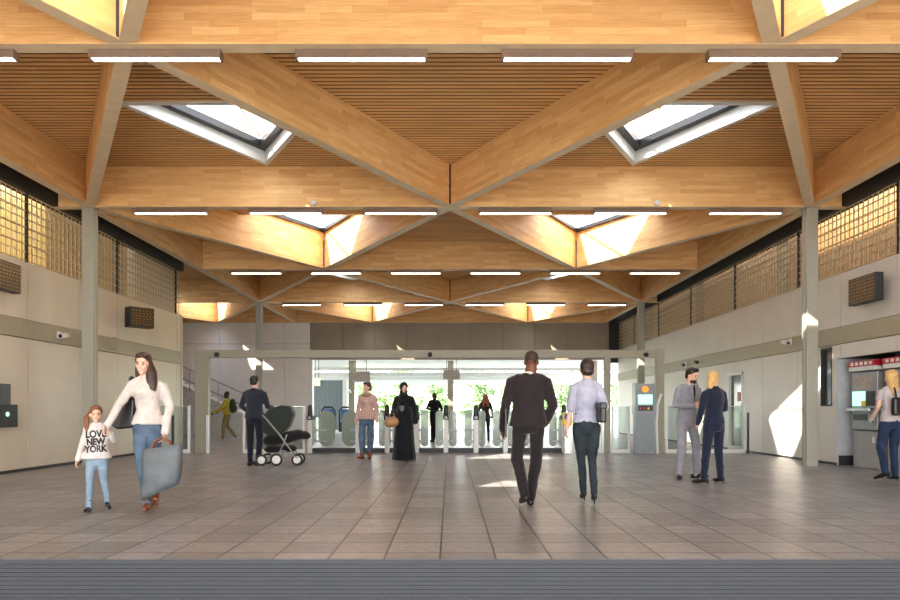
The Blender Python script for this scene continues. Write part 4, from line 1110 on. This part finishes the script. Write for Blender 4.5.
# --- man in grey suit
T, V, k, hp, hs = person('bearded man in light grey suit standing and looking down at his phone', 687, 479, 1.83, -155,
    pose=dict(chest=(0, .01, 1.3), neck=(0, .05, 1.485), head=(.0, .11, 1.615), shR=(.19, .02, 1.41), elR=(.24, .0, 1.14), wrR=(.12, .27, 1.14), shL=(-.19, .02, 1.41), elL=(-.235, .04, 1.14), wrL=(-.1, .28, 1.16),
        hipR=(.1, 0, .93), knR=(.13, .03, .5), anR=(.17, 0, .09), toeR=(.26, .12, .02), knL=(-.14, .05, .5), anL=(-.22, -.03, .09), toeL=(-.3, .12, .02), hpitch=12, hyaw=14),
    wear=dict(hair=('short',), hairm=hair_dark, trousers=(suit_gr, 1.1), top=dict(m=suit_gr, name='jacket', loose=1.05, hem=-.18, arm=.056, lapel=(white_c, blk), collar=white_c), shoes=dict(m=leather)))
mb = MB(); mb.ell(hp(0, .027, -.083), (.056*hs, .061*hs, .05*hs)); mb.build('beard', hair_dark, T, smooth=True)
hd = T.matrix_basis if False else None
def wpt(T, p): return Vector(T.location)+Matrix.Rotation(T.rotation_euler.z, 3, 'Z') @ Vector(p)
q = wpt(T, Vector((.01, .35, 1.17))*k)
tag(MB().box(-.036, .036, -.075, .075, -.005, .005).build('phone', M['red'], loc=q, rz=R(-155), bevel=.003), 'red phone held by the man in the grey suit', 'phone')

# --- woman in navy suit
T, V, k, hp, hs = person('blonde woman in navy trouser suit seen from behind beside the man in grey', 714, 484, 1.73, 22,
    pose=dict(chest=(.01, 0, 1.3), shR=(.175, 0, 1.41), elR=(.24, .02, 1.15), wrR=(.13, .2, 1.1), shL=(-.175, 0, 1.41), elL=(-.22, .02, 1.14), wrL=(-.19, .14, .93),
        hipL=(-.09, 0, .93), knL=(-.15, .0, .5), anL=(-.245, -.05, .14), toeL=(-.29, .08, .02), hipR=(.09, 0, .93), knR=(.11, .02, .5), anR=(.13, .0, .14), toeR=(.15, .14, .02), hyaw=-70, head=(.02, .03, 1.625)),
    wear=dict(fem=True, hair=('back', [([(0, -.06, 0), (-.0, -.1, -.08), (-.0, -.11, -.17)], [.06, .065, .035])]), hairm=hair_blonde, width=1.0, trousers=(suit_nv, 1.05),
        top=dict(m=suit_nv, name='jacket', loose=1.06, hem=-.06, arm=.055, collar=suit_nv), shoes=dict(m=leather, heel=.05)))
# --- woman at the right edge
T, V, k, hp, hs = person('blonde woman in pale T-shirt and dark jeans walking at the right frame edge', 891, 481, 1.77, 4,
    pose=dict(chest=(.0, 0, 1.3), shR=(.165, 0, 1.41), elR=(.22, .0, 1.15), wrR=(.2, .15, 1.0), shL=(-.165, 0, 1.41), elL=(-.24, -.04, 1.15), wrL=(-.2, .12, 1.02),
        hipL=(-.085, 0, .93), knL=(-.2, -.04, .52), anL=(-.3, -.28, .2), toeL=(-.33, -.18, .04), knR=(.07, .04, .5), anR=(.05, -.02, .11), toeR=(.06, .12, .02)),
    wear=dict(fem=True, hair=('long', [([(-.02, -.06, 0), (-.02, -.1, -.12), (-.02, -.12, -.24)], [.065, .075, .04])]), face=False, hairm=hair_blonde, trousers=(denim('denim_navy', '26324c'), 1.0),
        top=dict(m=cloth('tshirt_pale', 'b4acae'), sleeve=.5, hem=-.06, loose=1.05), shoes=dict(m=leather, heel=.04)))
q = wpt(T, Vector((.07, -.19, 1.2)))
t = thing('shoulder_bag', 'black shoulder bag on the back of the woman at the right edge', 'bag', q, R(4))
MB().box(-.19, .19, -.05, .05, -.16, .12).build('pouch', leather, t, bevel=.035)
MB().tube([(-.12, 0, .1), (-.12, .02, .2), (-.1, .1, .33)], .014, 8).build('strap', leather, t, smooth=True)

# ------------------------------------------------------------------ light
w = bpy.data.worlds.new('World'); bpy.context.scene.world = w; w.use_nodes = True
nt = w.node_tree; bg = nt.nodes['Background']
tc = N(nt, 'ShaderNodeTexCoord'); sx = N(nt, 'ShaderNodeSeparateXYZ'); nt.links.new(tc.outputs['Generated'], sx.inputs[0])
rp = N(nt, 'ShaderNodeValToRGB'); e = rp.color_ramp.elements
e[0].position = .0; e[0].color = (.55, .5, .46, 1); e[1].position = 1; e[1].color = (.72, .84, 1, 1)
x = e.new(.47); x.color = (.6, .56, .52, 1); x = e.new(.52); x.color = (1, 1, 1, 1)
mr = N(nt, 'ShaderNodeMapRange'); mr.inputs['From Min'].default_value = -1; mr.inputs['From Max'].default_value = 1
nt.links.new(sx.outputs['Z'], mr.inputs['Value']); nt.links.new(mr.outputs[0], rp.inputs['Fac']); nt.links.new(rp.outputs['Color'], bg.inputs['Color'])
bg.inputs['Strength'].default_value = 3.2
sun = bpy.data.lights.new('sun', 'SUN'); sun.energy = 9; sun.angle = R(.6); sun.color = (1, .93, .8)
so = bpy.data.objects.new('sun', sun); C.objects.link(so)
sd = Vector((.82, .78, -1)).normalized(); so.rotation_euler = sd.to_track_quat('-Z', 'Y').to_euler(); so.location = (-10, 10, 20)

# ------------------------------------------------------------------ camera
cam = bpy.data.cameras.new('camera'); co = bpy.data.objects.new('camera', cam); C.objects.link(co)
co.location = (0, 0, CH); co.rotation_euler = (PI/2, 0, 0)
cam.sensor_width = 36; cam.lens = 36*F/900; cam.shift_y = (HY-300)/900; cam.clip_end = 400
sc = bpy.context.scene; sc.camera = co
sc.view_settings.view_transform = 'Standard'; sc.view_settings.look = 'None'; sc.view_settings.gamma = 1; sc.view_settings.use_curve_mapping = False
sc.view_settings.exposure = 1.62
